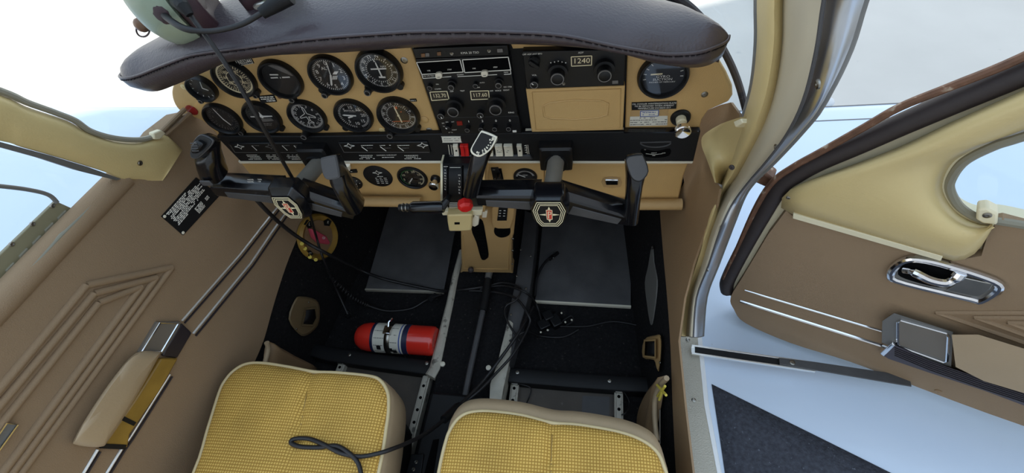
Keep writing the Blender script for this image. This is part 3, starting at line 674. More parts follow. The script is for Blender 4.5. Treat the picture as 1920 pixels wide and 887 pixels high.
# brown panel
pan = [(1474, 395), (1440, 440)] + sp2([(1392, 520), (1370, 558), (1376, 580), (1398, 606), (1482, 643), (1593, 678), (1694, 716), (1920, 799), (2300, 922)], 4) + [(2300, 470), (1925, 424), (1880, 412), (1860, 415), (1840, 480), (1770, 492), (1489, 408)]
bp = MB().prism([PD(a, b, 0.012) for a, b in pan], -DNRM * 0.014)
def za(a, b): return (1240 + a / 1.984, 440 + b / 1.984)
for ch in ([(1349 + 500, 288), (1349, 288), (1022, 288), (1349, 400), (1900, 590)], [(1850, 308), (1349, 306), (1165, 306), (1349, 372), (1850, 545)], [(1850, 330), (1349, 325), (1290, 325), (1349, 347), (1850, 520)]):
    pts = [PD(*za(*k), 0.012) for k in ch]
    for p, q in zip(pts, pts[1:]): bp.tube([p, q], 0.0045, 8)
build('door_panel', bp, 'brown_fabric', dr, bevel=0.0, label='brown upholstered lower panel')
# cream trim around window, raised towards its upper edge
tin = sp2([(2200, 160), (1920, 252), (1861, 271), (1806, 300), (1779, 334), (1777, 360), (1797, 394), (1834, 416), (1860, 424)], 4)
tout = sp2([(2200, 40), (1920, 172), (1786, 232), (1687, 280), (1588, 318), (1510, 345), (1470, 370), (1474, 398), (1490, 406)], 4)
n_ = len(tin); tout2 = []
outl = spline([V((a, b, 0)) for a, b in [(2200, 40), (1920, 168), (1786, 228), (1687, 275), (1588, 313), (1512, 340), (1470, 366), (1473, 396), (1600, 436), (1770, 485), (1800, 489), (1830, 474), (1850, 447), (1863, 424)]], 6)
Ls = [0]
for p, q in zip(outl, outl[1:]): Ls.append(Ls[-1] + (q - p).length)
def on_out(t):
    s = t * Ls[-1]
    for i in range(len(outl) - 1):
        if Ls[i + 1] >= s: return outl[i].lerp(outl[i + 1], (s - Ls[i]) / max(Ls[i + 1] - Ls[i], 1e-6))
    return outl[-1]
inl = spline([V((a, b, 0)) for a, b in [(2200, 160), (1920, 252), (1861, 271), (1806, 300), (1779, 334), (1777, 360), (1797, 394), (1834, 416), (1858, 423)]], 6)
Li = [0]
for p, q in zip(inl, inl[1:]): Li.append(Li[-1] + (q - p).length)
def on_in(t):
    s = t * Li[-1]
    for i in range(len(inl) - 1):
        if Li[i + 1] >= s: return inl[i].lerp(inl[i + 1], (s - Li[i]) / max(Li[i + 1] - Li[i], 1e-6))
    return inl[-1]
rows = []
CORR = [(0, 0), (.13, .22), (.36, .45), (.56, .60), (.60, .66), (.80, .80), (.90, .90), (1, 1)]
def corr(t):
    for (a, b), (c, d) in zip(CORR, CORR[1:]):
        if a <= t <= c: return b + (d - b) * (t - a) / (c - a)
    return t
for i in range(61):
    t = i / 60; o_ = on_out(t); i_ = on_in(corr(t)); row = []
    for j in range(9):
        s = j / 8; k = o_.lerp(i_, s); h = 0.016 + 0.022 * math.sin(math.pi * min(1, s * 1.15)) ** 0.7 - (0.030 * max(0, (s - 0.82) / 0.18))
        row.append(PD(k.x, k.y, h))
    rows.append(row)
build('window_trim', MB().grid(rows), 'cream_plastic', dr, smooth=60, solid=-0.004, label='moulded cream trim around the door window')
build('trim_strip', MB().prism([PD(a, b, 0.022) for a, b in ((1487, 401), (1768, 481), (1764, 490), (1486, 410))], -DNRM * 0.01), 'cream_light', dr, bevel=0.001, label='pale strip under the trim')
gk = spline([PD(a, b, 0.010) for a, b in ((2200, 165), (1920, 256), (1862, 275), (1808, 303), (1784, 335), (1782, 358), (1800, 388), (1836, 410), (1866, 414), (1925, 423), (2200, 470))], 6)
build('window_gasket', MB().tube(gk, 0.006, 8), 'gray_gasket', dr, label='grey window gasket')
build('pane', MB().prism([PD(a, b, -0.012) for a, b in WIN], -DNRM * 0.003), 'pane_glass', dr, label='clear door window pane')
cl = build('clip', MB().prism([PD(a, b, 0.024) for a, b in ((1832, 393), (1852, 391), (1872, 402), (1870, 423), (1842, 420), (1830, 412))], -DNRM * 0.02), 'cream_light', dr, bevel=0.003, label='pale window clip')
screw(PD(1851, 404, 0.0245), DNRM, 0.005, cl)
screw(PD(1478, 371, 0.02), DNRM, 0.0035, dr); screw(PD(1759, 734, 0.013), DNRM, 0.006, dr, name='button', m='brown_vinyl')
# chrome latch handle
ha = build('latch_bezel', MB().loft([[PD(*za(a, b), o) for a, b in sp2([(855, 142), (880, 110), (930, 90), (1010, 100), (1090, 122), (1180, 150), (1252, 180), (1250, 208), (1190, 245), (1150, 238), (1010, 205), (870, 168)], 3, True)] for o in (0.012, 0.018)]), 'gray_strip', dr, bevel=0.003, label='grey latch bezel with chrome rim')
build('bezel_rim', MB().tube([PD(*za(a, b), 0.018) for a, b in sp2([(855, 142), (880, 110), (930, 90), (1010, 100), (1090, 122), (1180, 150), (1252, 180), (1250, 208), (1190, 245), (1150, 238), (1010, 205), (870, 168)], 3, True)], 0.0065, 10, closed=True), 'chrome', ha)
build('recess', MB().prism([PD(*za(a, b), 0.0215) for a, b in sp2([(880, 148), (900, 118), (950, 103), (1030, 112), (1100, 138), (1112, 156), (1080, 184), (1030, 196), (930, 172)], 3, True)], -DNRM * 0.003), 'void_black', ha)
lev = [PD(*za(a, b), o) for a, b, o in ((902, 133, 0.026), (940, 140, 0.032), (1000, 168, 0.036), (1060, 178, 0.034), (1095, 160, 0.03), (1112, 142, 0.026))]
build('lever', MB().tube(spline(lev, 5), [0.005] * 5 + [0.0075] * 15 + [0.009] * 6, 10), 'chrome', ha)
build('plate', MB().prism([PD(*za(a, b), 0.0225) for a, b in ((1090, 190), (1120, 160), (1235, 185), (1222, 205), (1175, 232), (1060, 208))], -DNRM * 0.004), 'aluminium', ha, bevel=0.001)
for nm, p, q, r_ in (('chrome_strip', (310, 207), (858, 370), 0.0026), ('chrome_strip', (293, 247), (822, 413), 0.0042)):
    build(nm, MB().tube([PD(*za(*p), 0.014), PD(*za(*q), 0.014)], r_, 8), 'chrome', dr)
arm = build('armrest', MB().loft([[PD(*za(a, b), o) for a, b in ((1080, 372), (1180, 372), (1400, 440), (2000, 640), (2000, 800), (1400, 605), (1200, 545), (1095, 492))] for o in (0.01, 0.035, 0.045)]), 'seat_vinyl', dr, bevel=0.012, seg=4, smooth=60, label='brown padded door armrest')
asb = build('ashtray', MB().loft([[PD(*za(a, b), o) for a, b in ((822, 322), (866, 292), (1085, 362), (1078, 492), (1010, 478), (868, 420), (820, 402))] for o in (0.011, 0.03)]), 'gray_strip', dr, bevel=0.003, label='grey ashtray box on the door')
lidp = [PD(*za(a, b), 0.031) for a, b in sp2([(880, 325), (890, 318), (1060, 366), (1068, 380), (1062, 470), (1050, 474), (890, 416), (878, 405)], 1, True)]
build('lid', MB().prism([PD(*za(a, b), 0.0318) for a, b in ((884, 324), (1062, 374), (1056, 468), (884, 410))], -DNRM * 0.003), 'lid_gray', asb, bevel=0.001)
build('lid_frame', MB().tube(lidp, 0.0026, 6, closed=True), 'chrome', asb)
rb = MB().loft([[PD(*za(a, b), o) for a, b in ((815, 443), (862, 408), (1000, 470), (1200, 540), (1400, 606), (2000, 810), (2000, 870), (1400, 655), (1200, 580), (1000, 515), (845, 462))] for o in (0.011, 0.036)])
rbo = build('armrest_edge', rb, 'armrest_ribbed', dr, bevel=0.003, label='dark ribbed strip along the armrest')
rib = MB()
for i in range(5):
    y0 = 6 + i * 8
    rib.tube([PD(*za(a, b + y0 * .9), 0.0365) for a, b in ((868, 415), (1000, 470), (1200, 540), (1400, 606), (2000, 810))], 0.0009, 5)
build('ribs', rib, 'black_satin', rbo)
build('end_cap', MB().prism([PD(*za(a, b), 0.038) for a, b in ((812, 444), (858, 406), (870, 414), (828, 456))], -DNRM * 0.02), 'chrome', rbo, bevel=0.002, label='chrome end cap')
# hinge arm and door stay
hg = build('hinge_arm', MB().prism([PD(a, b, -0.01) for a, b in ((1408, 330), (1418, 320), (1436, 326), (1452, 338), (1436, 352), (1418, 344))], -DNRM * 0.03), 'rust_edge', dr, bevel=0.004, label='brown upper hinge arm')
screw(PD(1426, 328, -0.008), DNRM, 0.005, hg)
st = thing('door_stay', PZ(1300, 656, 0.13), 'dark metal door stay bar reaching from the sill to under the door', 'door stay')
a, b, c = PZ(1296, 657, 0.14), PZ(1525, 690, 0.155), PZ(1700, 718, 0.16)
d1 = (b - a).normalized(); s1 = d1.cross(Zv).normalized()
build('channel', MB().loft([[p + s1 * x + Zv * z for x, z in ((-0.012, 0), (-0.012, 0.008), (-0.008, 0.008), (-0.008, 0.003), (0.008, 0.003), (0.008, 0.008), (0.012, 0.008), (0.012, 0))] for p in (a, b)]), 'bright_metal', st, bevel=0.0005)
build('insert', MB().loft([[p + s1 * x + Zv * z for x, z in ((-0.0078, 0.0032), (-0.0078, 0.0052), (0.0078, 0.0052), (0.0078, 0.0032))] for p in (a.lerp(b, .03), a.lerp(b, .95))]), 'black_satin', st)
m0 = a.lerp(b, 0.72)
build('link', MB().loft([[p + s1 * x + Zv * z for x, z in ((-w_, 0.009), (-w_, 0.013), (w_, 0.013), (w_, 0.009))] for p, w_ in ((m0, 0.008), (b, 0.01), (c, 0.012))]), 'charcoal', st, bevel=0.001)
screw(a.lerp(b, 0.82) + Zv * 0.0135, Zv, 0.006, st)

# ================================================================== INSTRUMENT PANEL
PYA = lambda a, b, h=0.0: PY(a, b, -h)          # h = proud of the panel, towards the seats
def plate(pts, h, d, name, m, parent, **k): return build(name, MB().prism([PYA(a, b, h) for a, b in pts], (0, d, 0)), m, parent, **k)
ip = thing('instrument_panel', PY(870, 300, 0.0), 'tan instrument panel with black radio bay and black centre band', 'instrument panel')
fl_out = sp2([(345, 128), (330, 150), (322, 172), (328, 196), (345, 213), (378, 226), (400, 244), (410, 258)], 4) + [(600, 257), (826, 252), (770, 86), (600, 92), (480, 100), (400, 112)]
plate(fl_out, 0.0, 0.006, 'flight_panel', 'tan_paint', ip, bevel=0.002)
plate([(768, 70), (1180, 62), (1172, 252), (828, 254)], -0.004, 0.004, 'radio_bay', 'black_satin', ip, label='black radio bay')
plate([(1176, 96), (1172, 247), (1310, 247), (1316, 224), (1328, 207), (1366, 190), (1374, 178), (1373, 160), (1362, 135), (1346, 108), (1290, 112), (1240, 104)], 0.0, 0.006, 'right_panel', 'tan_paint', ip, bevel=0.002)
plate([(958, 82), (1060, 82), (1040, 87), (962, 91)], 0.001, 0.004, 'upper_strip', 'tan_paint', ip)
plate([(405, 256), (600, 256), (830, 251), (1314, 246), (1300, 304), (906, 304), (452, 304)], 0.012, 0.012, 'center_band', 'black_satin', ip, bevel=0.002, label='black band across the panel')
plate([(446, 303), (906, 302.5), (1300, 303.5), (1298, 307), (906, 306.5), (450, 307)], 0.0135, 0.012, 'trim_line', 'white_plastic', ip, bevel=0.0008, label='thin pale trim line')
plate([(452, 306), (1020, 306), (1020, 380), (905, 386), (760, 380), (640, 376), (488, 350)], -0.006, 0.006, 'lower_panel', 'tan_paint', ip, bevel=0.001)
plate([(1170, 247.5), (1310, 247), (1310, 249.5), (1170, 250)], 0.013, 0.012, 'band_lip', 'black_gloss', ip)
plate([(985, 245), (1172, 243), (1172, 247), (985, 250)], 0.006, 0.006, 'white_edge', 'white_plastic', ip)
roll = MB().tube([PY(640, 377, -0.012), PY(790, 379, -0.012)], 0.012, 14)
build('padded_roll', roll, 'tan_vinyl', ip, smooth=60)
roll = MB().tube([PY(1015, 384, -0.012), PY(1278, 383, -0.012)], 0.012, 14)
build('padded_roll', roll, 'tan_vinyl', ip, smooth=60)
for k in ((758, 113), (805, 244)): screw(PYA(*k, 0.0), AFT, 0.006, ip)
for k in ((716, 244),): screw(PYA(*k, 0.0), AFT, 0.006, ip, m='cream_plastic')
for k in ((796, 224),): build('plug', MB().lathe(PYA(*k), AFT, [(0.0075, -.001), (0.0075, .001), (0.006, .002), (0, .002)], 18), 'tan_paint', ip)
screw(PYA(1321, 177), AFT, 0.0055, ip); screw(PYA(524, 182), AFT, 0.004, ip, m='rust_edge'); screw(PYA(345, 163), AFT, 0.006, ip, m='cream_plastic')
build('warning_lens', MB().lathe(PYA(360, 206), AFT, [(0.011, -.001), (0.011, .002), (0.007, .0035), (0, .004)], 20), 'red_lens', ip, label='small red round lens')

# ---------- round instruments
def pol(O, R, deg): a = math.radians(deg); return O + X * R * math.sin(a) + Zv * R * math.cos(a)       # clockwise from 12 o'clock
def gauge(px, py, r, name, label, dial='dial_black', proud=0.010, lugs=(), knob=None, h0=0.0, bezel='black_plastic', group=None):
    O = PYA(px, py, h0); t = thing(name, O, label, 'gauge', group)
    mb = MB().lathe_open(O, AFT, [(r * 0.86, -0.004), (r * 0.86, proud * .6), (r * 0.93, proud), (r * 1.0, proud), (r * 1.05, proud * .55), (r * 1.06, -0.004)], 44)
    build('bezel', mb, bezel, t)
    for a in lugs:
        p = pol(O, r * 1.06, a); build('mounting_lug', MB().cyl(p - AFT * 0.001, p + AFT * proud * .8, r * 0.17, seg=16), bezel, t)
    D = O + AFT * (proud * .25)
    build('dial', MB().cyl(D - AFT * 0.004, D, r * 0.87, seg=44), dial, t)
    if knob:
        for a, rr, ln in knob:
            p = pol(O, r * 1.12, a)
            kb = build('knob', MB().lathe(p - AFT * .001, AFT, [(rr * 1.25, 0), (rr * 1.25, ln * .35), (rr, ln * .4), (rr * .95, ln), (rr * .7, ln * 1.05), (0, ln * 1.05)], 20), 'black_plastic', t)
            build('knob_cap', MB().ring(p + AFT * ln * 1.03, AFT, rr * .62, rr * .8, 0.0006, 20), 'gray_ink', kb)
    return t, D + AFT * 0.0002, r * 0.86
def glazing(t, O, r): build('cover_glass', MB().cyl(O + AFT * 0.0022, O + AFT * 0.003, r, seg=40), 'dial_glass', t)
def ticks(t, O, r0, r1, n, w, m, a0=0, a1=360, name='scale'):
    for i in range(n):
        a = a0 + (a1 - a0) * i / n; stroke(pol(O, r0, a), pol(O, r1, a), w, AFT, m, t, name)
def needle(t, O, a, L, w, m, tail=0.0, name='needle', d=0.0008):
    p0, p1 = pol(O, -tail, a), pol(O, L, a); s = (p1 - p0).normalized().cross(AFT) * w / 2
    build(name, MB().prism([p0 - s, p0 + s, p0.lerp(p1, .88) + s, p1, p0.lerp(p1, .88) - s], AFT * d), m, t)
def lab(t, O, s, dx, dz, size, m='white_ink', **k): text(s, O + X * dx + Zv * dz, X, Zv, size, m, t, **k)
def num_ring(t, O, R, items, size, m='white_ink', a0=0, da=30, rotate=False):
    for i, s in enumerate(items):
        a = a0 + da * i; p = pol(O, R, a)
        if rotate: text(s, p, pol(V((0, 0, 0)), 1, a + 90), pol(V((0, 0, 0)), 1, a), size, m, t)
        else: text(s, p, X, Zv, size, m, t)

# clock, far left top
t, D, r = gauge(381, 163, 0.025, 'panel_clock', 'small round clock highest at the far left end of the panel', lugs=(225,), knob=((215, 0.005, 0.012),), proud=0.012)
ticks(t, D, r * .8, r * .95, 12, 0.0012, 'white_ink'); needle(t, D, 20, r * .7, 0.0012, 'white_ink'); needle(t, D, 120, r * .5, 0.0016, 'white_ink'); glazing(t, D, r)
# airspeed
t, D, r = gauge(441, 146, 0.036, 'airspeed_indicator', 'airspeed dial with cream outer ring, top row, partly behind the hanging cord', lugs=(135,), knob=((152, 0.005, 0.006),))
build('speed_arc', MB().ring(D, AFT, r * .88, r * .97, 0.0006), 'digit_cream', t, label='cream coloured ring')
ticks(t, D, r * .7, r * .86, 40, 0.0009, 'digit_cream'); num_ring(t, D, r * .56, ['40', '60', '80', '100', '120', '140', '160', '180'], 0.0085, 'digit_cream', 40, 40)
build('inner_ring', MB().ring(D, AFT, r * .42, r * .45, 0.0005), 'digit_cream', t); needle(t, D, 8, r * .8, 0.0022, 'white_ink', r * .2); lab(t, D, 'AIRSPEED', 0, -r * .2, 0.0055, 'digit_cream'); glazing(t, D, r)
# attitude
t, D, r = gauge(528, 147, 0.036, 'attitude_indicator', 'dark attitude dial with grey sky patch, top row second from the hanging cord', lugs=(), knob=((180, 0.006, 0.008),))
sk = [pol(D, r * .93, a) for a in range(-18, 84, 6)] + [D + Zv * r * .2 + X * r * .75]
build('sky_half', MB().prism(sk, AFT * 0.0005), 'gray_ink', t, label='grey upper segment')
for a, b in (((-.55, .12), (-.12, .12)), ((.14, .12), (.6, .12)), ((-.5, .32), (.0, .3))): stroke(D + X * a[0] * r + Zv * a[1] * r, D + X * b[0] * r + Zv * b[1] * r, 0.0022, AFT, 'white_ink', t)
stroke(D + X * .0 * r + Zv * .1 * r, D + X * .04 * r + Zv * .1 * r, 0.0022, AFT, 'white_ink', t); stroke(pol(D, r * .7, 40), pol(D, r * .92, 42), 0.001, AFT, 'white_ink', t); glazing(t, D, r)
# altimeter
t, D, r = gauge(621, 139, 0.036, 'altimeter', 'altimeter dial lettered ALT with two white pointers, top row', lugs=(225,), knob=((215, 0.0062, 0.014),))
num_ring(t, D, r * .72, ['0', '1', '2', '3', '4', '5', '6', '7', '8', '9'], 0.0105, 'white_ink', 0, 36); ticks(t, D, r * .86, r * .96, 50, 0.0008, 'white_ink'); lab(t, D, 'ALT', -r * .12, r * .42, 0.0085)
needle(t, D, 8, r * .85, 0.0014, 'white_ink'); needle(t, D, 200, r * .72, 0.003, 'white_ink'); build('hand', MB().prism([pol(D, r * .15, 70), pol(D, r * .38, 55), pol(D, r * .6, 68), pol(D, r * .38, 84)], AFT * .0008), 'white_ink', t)
for i in range(5): stroke(D + X * (-.02 + .06 * i) * r - Zv * .28 * r, D + X * (.12 + .06 * i) * r - Zv * .05 * r, 0.001, AFT, 'white_ink', t)
glazing(t, D, r)
# VOR 1 and 2
def vor(px, py, label, ndl, kn, dialm):
    t, D, r = gauge(px, py, 0.0375, 'nav_indicator', label, lugs=(135, 225), knob=((kn, 0.0066, 0.020),), dial=dialm, proud=0.013)
    num_ring(t, D, r * .82, ['N', '3', '6', 'E', '12', '15', 'S', '21', '24', 'W', '30', '33'], 0.0085, 'white_ink', 10, 30, True); ticks(t, D, r * .62, r * .70, 36, 0.0009, 'white_ink', 10, 370)
    ticks(t, D, r * .90, r * .97, 72, 0.0006, 'white_ink')
    return t, D, r
t, D, r = vor(712, 130, 'upper course dial with a white cross of needles, top row next to the radios', 0, 222, 'dial_black')
stroke(D + X * -.42 * r + Zv * .1 * r, D + X * .42 * r + Zv * .1 * r, 0.0024, AFT, 'white_ink', t); needle(t, D + X * .0 * r, -4, r * .52, 0.0022, 'white_ink', r * .42)
stroke(D - X * .15 * r - Zv * .38 * r, D + X * .2 * r - Zv * .40 * r, 0.0028, AFT, 'white_ink', t); lab(t, D, 'NAV', .3 * r, .22 * r, 0.005)
build('marker', MB().prism([pol(D, r * .52, -12), pol(D, r * .66, -8), pol(D, r * .52, -3)], AFT * .0006), 'white_ink', t); build('bezel_edge', MB().ring(D + AFT * 0.0078, AFT, r * 1.13, r * 1.155, 0.0008), 'gray_strip', t); glazing(t, D, r)
t, D, r = vor(748, 214, 'lower course dial with a cream needle and orange tip, bottom row next to the radios', 0, 215, 'dial_brown')
needle(t, D, -6, r * .66, 0.0022, 'digit_cream', r * .5); stroke(pol(D, r * .45, 4), pol(D, r * .62, 4), 0.0032, AFT, 'orange_ink', t, 'flag'); stroke(pol(D, r * .3, 40), pol(D, r * .36, 46), 0.002, AFT, 'orange_ink', t, 'flag')
build('pivot', MB().cyl(D, D + AFT * .0015, 0.002), 'digit_cream', t); stroke(D - X * .5 * r - Zv * .42 * r, D + X * .55 * r - Zv * .42 * r, 0.0012, AFT, 'orange_ink', t, 'flag'); glazing(t, D, r)
# bottom row
t, D, r = gauge(419, 221, 0.034, 'engine_clock', 'grey faced round gauge with a white hand, lower left end of the panel', lugs=(215, 145), knob=((150, 0.006, 0.008),))
ticks(t, D, r * .75, r * .92, 30, 0.001, 'gray_ink'); num_ring(t, D, r * .62, ['0', '1', '2', '3', '4', '5', '6', '7', '8', '9'], 0.006, 'gray_ink', 0, 36); needle(t, D, -10, r * .85, 0.0012, 'white_ink'); needle(t, D, 155, r * .6, 0.0016, 'white_ink'); glazing(t, D, r)
t, D, r = gauge(493, 218, 0.0345, 'turn_coordinator', 'turn dial with a white aeroplane seen from behind, bottom row', lugs=(135,), knob=())
build('plane_symbol', MB().prism([D + X * a * r + Zv * b * r for a, b in ((-.78, .1), (-.1, .12), (-.06, .22), (0, .42), (.06, .22), (.1, .12), (.72, .1), (.72, .03), (.1, 0), (0, -.08), (-.1, 0), (-.78, .03))], AFT * .0006), 'white_ink', t)
build('inclinometer', MB().prism([D + X * a * r - Zv * b * r for a, b in ((-.5, .1), (.55, .08), (.62, .3), (0, .36), (-.45, .3))], AFT * .0005), 'gray_strip', t, label='grey slip ball tube')
dashes(D - Zv * .52 * r, X, Zv, AFT, r * .7, 0.003, 'gray_ink', t, 3); dashes(D - Zv * .64 * r, X, Zv, AFT, r * .5, 0.003, 'gray_ink', t, 4); glazing(t, D, r)
t, D, r = gauge(577, 216, 0.0345, 'heading_indicator', 'compass dial with a white aeroplane outline, bottom row middle', lugs=(135,), knob=((207, 0.0065, 0.022),))
ticks(t, D, r * .84, r * .97, 72, 0.0008, 'white_ink'); num_ring(t, D, r * .74, ['3', '6', 'E', '12', '15', 'S', '21', '24', 'W', '30', '33', 'N'], 0.0085, 'white_ink', 20, 30, True)
ac = [(0, .72), (.07, .55), (.07, .2), (.5, -.05), (.5, -.15), (.07, -.05), (.05, -.38), (.2, -.5), (.2, -.57), (0, -.52)]
polyline([D + X * a * r + Zv * b * r for a, b in ac + [(-a, b) for a, b in ac[::-1]]], 0.0013, AFT, 'white_ink', t, 'plane_outline', True); glazing(t, D, r)
t, D, r = gauge(664, 215, 0.0345, 'vertical_speed_indicator', 'vertical speed dial with one white needle pointing left, bottom row', lugs=(225,), knob=())
ticks(t, D, r * .82, r * .95, 44, 0.0008, 'white_ink', -170, 170); num_ring(t, D, r * .62, ['5', '10', '15', '20', '15', '10', '5'], 0.0095, 'white_ink', -45, 45); lab(t, D, 'VERTICAL SPEED', .1 * r, .38 * r, 0.0045); dashes(D + Zv * .28 * r, X, Zv, AFT, r * .6, 0.0025, 'gray_ink', t, 8)
needle(t, D, -84, r * .72, 0.0026, 'white_ink', r * .15); stroke(pol(D, r * .1, -120), pol(D, r * .45, -110), 0.003, AFT, 'white_ink', t); glazing(t, D, r)
# suction gauge right
t, D, r = gauge(1243, 141, 0.0375, 'suction_gauge', 'round gyro suction gauge half under the glareshield at the right end of the panel')
lab(t, D, 'GYRO', 0, -.02 * r, 0.0062, sx=1.25); lab(t, D, 'SUCTION', 0, -.18 * r, 0.0058, sx=1.2); lab(t, D, 'INCHES OF MERCURY', 0, -.33 * r, 0.0036, sx=1.15)
stroke(D - X * .6 * r + Zv * .12 * r, D - X * .05 * r + Zv * .14 * r, 0.0026, AFT, 'digit_cream', t, 'needle'); ticks(t, D, r * .8, r * .94, 11, 0.0012, 'white_ink', -100, 110); glazing(t, D, r)

# ---------- placards on the panel
def placard(pts, name, label, m='black_satin', h=0.0018):
    return tag(plate(pts, h, 0.0018, name, m, None), label, 'placard')
p = placard([(440, 113), (470, 108), (476, 119), (448, 124)], 'registration_placard', 'small black registration placard above the airspeed dial'); polyline([PYA(*k, .0019) for k in ((441, 114), (469, 109), (474.5, 118.5), (448.5, 123))], 0.0006, AFT, 'white_ink', p, 'lettering', True)
text('N55244', PYA(458.5, 116, .0019), PYA(474, 113.2) - PYA(444, 118.2), Zv, 0.0105, 'white_ink', p, sx=.72)
p = placard([(483, 181), (513, 178), (519, 191), (490, 194)], 'panel_placard', 'small black three line placard between the top and bottom dial rows')
for i in range(3): dashes(PYA(500 + 2 * i, 182 + 3.6 * i, .0019), X, Zv, AFT, 0.026, 0.003, 'white_ink', p, i)
p = placard([(768, 186.5), (780, 186), (781.5, 190.5), (769.5, 191)], 'panel_placard', 'tiny black number placard right of the lower course dial'); text('NAV 2', PYA(774.7, 188.5, .0019), X, Zv, .0034, 'white_ink', p)
p = placard([(1184.5, 193), (1269, 190), (1268, 204), (1184.5, 206.5)], 'winterization_placard', 'black three line oil cooler placard on the right tan panel')
for i, s in enumerate(('OIL COOLER WINTERIZATION PLATE', 'TO BE REMOVED WHEN AMBIENT', 'TEMPERATURE EXCEEDS 50 F')): text(s, PYA(1226.5, 194.3 + 4.2 * i, .0019), X, Zv, .0043, 'white_ink', p, sx=.98 - .01 * i)
p = placard([(1183, 207.5), (1254, 204), (1252, 218), (1182, 222)], 'tape_strip', 'yellowed clear tape behind the paper cards on the right tan panel', 'tan_vinyl', .0008)
p = placard([(1181.5, 219), (1252, 217.5), (1251, 235), (1180, 236.7)], 'paper_card', 'lower white handwritten paper card taped to the right tan panel', 'paper', .0016)
for i in range(4): dashes(PYA(1216, 221 + 4 * i, .0017), X, Zv, AFT, 0.062 if i else .03, 0.0022, 'gray_ink', p, 60 + i, fill=.75)
p = placard([(1200, 207.6), (1236, 205.8), (1235, 218.2), (1199.5, 219.6)], 'paper_card', 'upper small white card with a blue border on the right tan panel', 'paper', .0024)
polyline([PYA(*k, .0025) for k in ((1201, 208.4), (1235, 206.6), (1234.2, 217.5), (1200.5, 218.8))], 0.0012, AFT, 'blue_ink', p, 'border', True)
for i in range(2): dashes(PYA(1217, 211 + 4 * i, .0025), X, Zv, AFT, 0.022, 0.002, 'blue_ink', p, 70 + i)

# ---------- knobs
def knob(px, py, r, ln, parent, name='knob', m='black_plastic', cap='gray_ink', h=0.014, step=True, mark=None, seg=24):
    O = PYA(px, py, h)
    prof = [(r * 1.0, 0), (r * 1.0, ln * .4), (r * .72, ln * .42), (r * .68, ln), (r * .55, ln * 1.06), (0, ln * 1.06)] if step else [(r, 0), (r * .93, ln), (r * .75, ln * 1.06), (0, ln * 1.06)]
    k = build(name, MB().lathe(O, AFT, prof, seg), m, parent)
    if cap: build('knob_rim', MB().ring(O + AFT * ln * 1.03, AFT, r * (.50 if step else .78), r * (.64 if step else .92), 0.0006, seg), cap, k)
    if mark is not None: stroke(pol(O + AFT * ln * 1.07, r * .2, mark), pol(O + AFT * ln * 1.07, r * .7, mark), 0.0014, AFT, 'white_ink', k, 'pointer')
    return k
def unit(pts, name, label, h=0.014, m='black_plastic', cat='radio'):
    c = PYA(sum(a for a, b in pts) / len(pts), sum(b for a, b in pts) / len(pts)); t = thing(name, c, label, cat)
    plate(pts, h, h + .003, 'faceplate', m, t, bevel=0.0012); return t
def window(t, pts, h, name='display', m='void_black', frame='white_ink', w=.0013):
    plate(pts, h + .0006, .001, name, m, t)
    if frame: polyline([PYA(a, b, h + .0008) for a, b in pts], w, AFT, frame, t, 'display_frame', True)
def ptext(t, s, px, py, size, m='white_ink', h=0.0145, **k): text(s, PYA(px, py, h), X, Zv, size, m, t, **k)
# audio panel
t = unit([(773, 92), (951, 85), (954, 104), (779, 110)], 'audio_panel', 'black audio selector panel, topmost of the radio stack, with three small lamps', .014)
ptext(t, 'KMA 20 TSO', 881, 99, .0052); ptext(t, '', 0, 0, .001)
for x, y, m in ((793, 104.5, 'amber_lens'), (801, 103.5, 'gray_ink'), (823, 101.5, 'amber_lens')): plate([(x - 3.5, y - 3.5), (x + 3.5, y - 4), (x + 4, y + 2.5), (x - 3, y + 3)], .0155, .002, 'lamp', m, t)
plate([(932, 92), (942, 91.5), (943, 98), (932.5, 98.5)], .0158, .002, 'badge', 'gray_ink', t); screw(PYA(847, 100.5, .0142), AFT, .003, t); screw(PYA(917, 95.5, .0142), AFT, .003, t)
# nav com
t = unit([(779, 111), (955, 105), (971, 218), (816, 222)], 'nav_com_radio', 'black two window radio with white frames, showing 132.70 and 117.60', .014)
window(t, [(781, 117), (862.5, 112), (868.5, 135), (791, 139.5)], .014); window(t, [(867, 112), (953, 107), (957.6, 131), (871.5, 136)], .014)
for s, x, y in (('USE', 804, 132.5), ('STBY', 843, 130.5), ('USE', 889, 128.3), ('STBY', 929, 126)): ptext(t, s, x, y, .0032, h=.0151)
polyline([PYA(*k, .0142) for k in ((791, 139.5), (793, 147), (846, 143.5))], .001, AFT, 'white_ink', t); polyline([PYA(*k, .0142) for k in ((858, 143.5), (932, 139.8))], .001, AFT, 'white_ink', t); polyline([PYA(*k, .0142) for k in ((945, 139.4), (958, 138.6), (957, 131))], .001, AFT, 'white_ink', t)
ptext(t, 'KX 170 TSO', 804, 142.5, .0034); ptext(t, 'COMM', 863, 140, .0036); ptext(t, 'NAV', 949, 135.5, .0036); ptext(t, 'BENDIX' if 0 else '', 0, 0, .001)
for x, y in ((822, 143), (908, 139.5)):
    b_ = plate(sp2([(x - 5.5, y - 4), (x + 5, y - 5), (x + 6, y + 4), (x - 4.5, y + 5)], 3, True), .020, .006, 'white_button', 'white_plastic', t, bevel=.001, label='small white button')
    stroke(PYA(x - 2, y + 2, .0202), PYA(x + 3, y + 1.6, .0202), .001, AFT, 'gray_ink', b_)
for x, y, r_ in ((848, 156, .0078), (936, 152, .0078)): knob(x, y, r_, .012, t, mark=None, cap='gray_ink', m='black_plastic')
for x, y in ((807, 160.5), (892.5, 156.5)): knob(x, y, .0045, .007, t, step=False, cap='gray_ink')
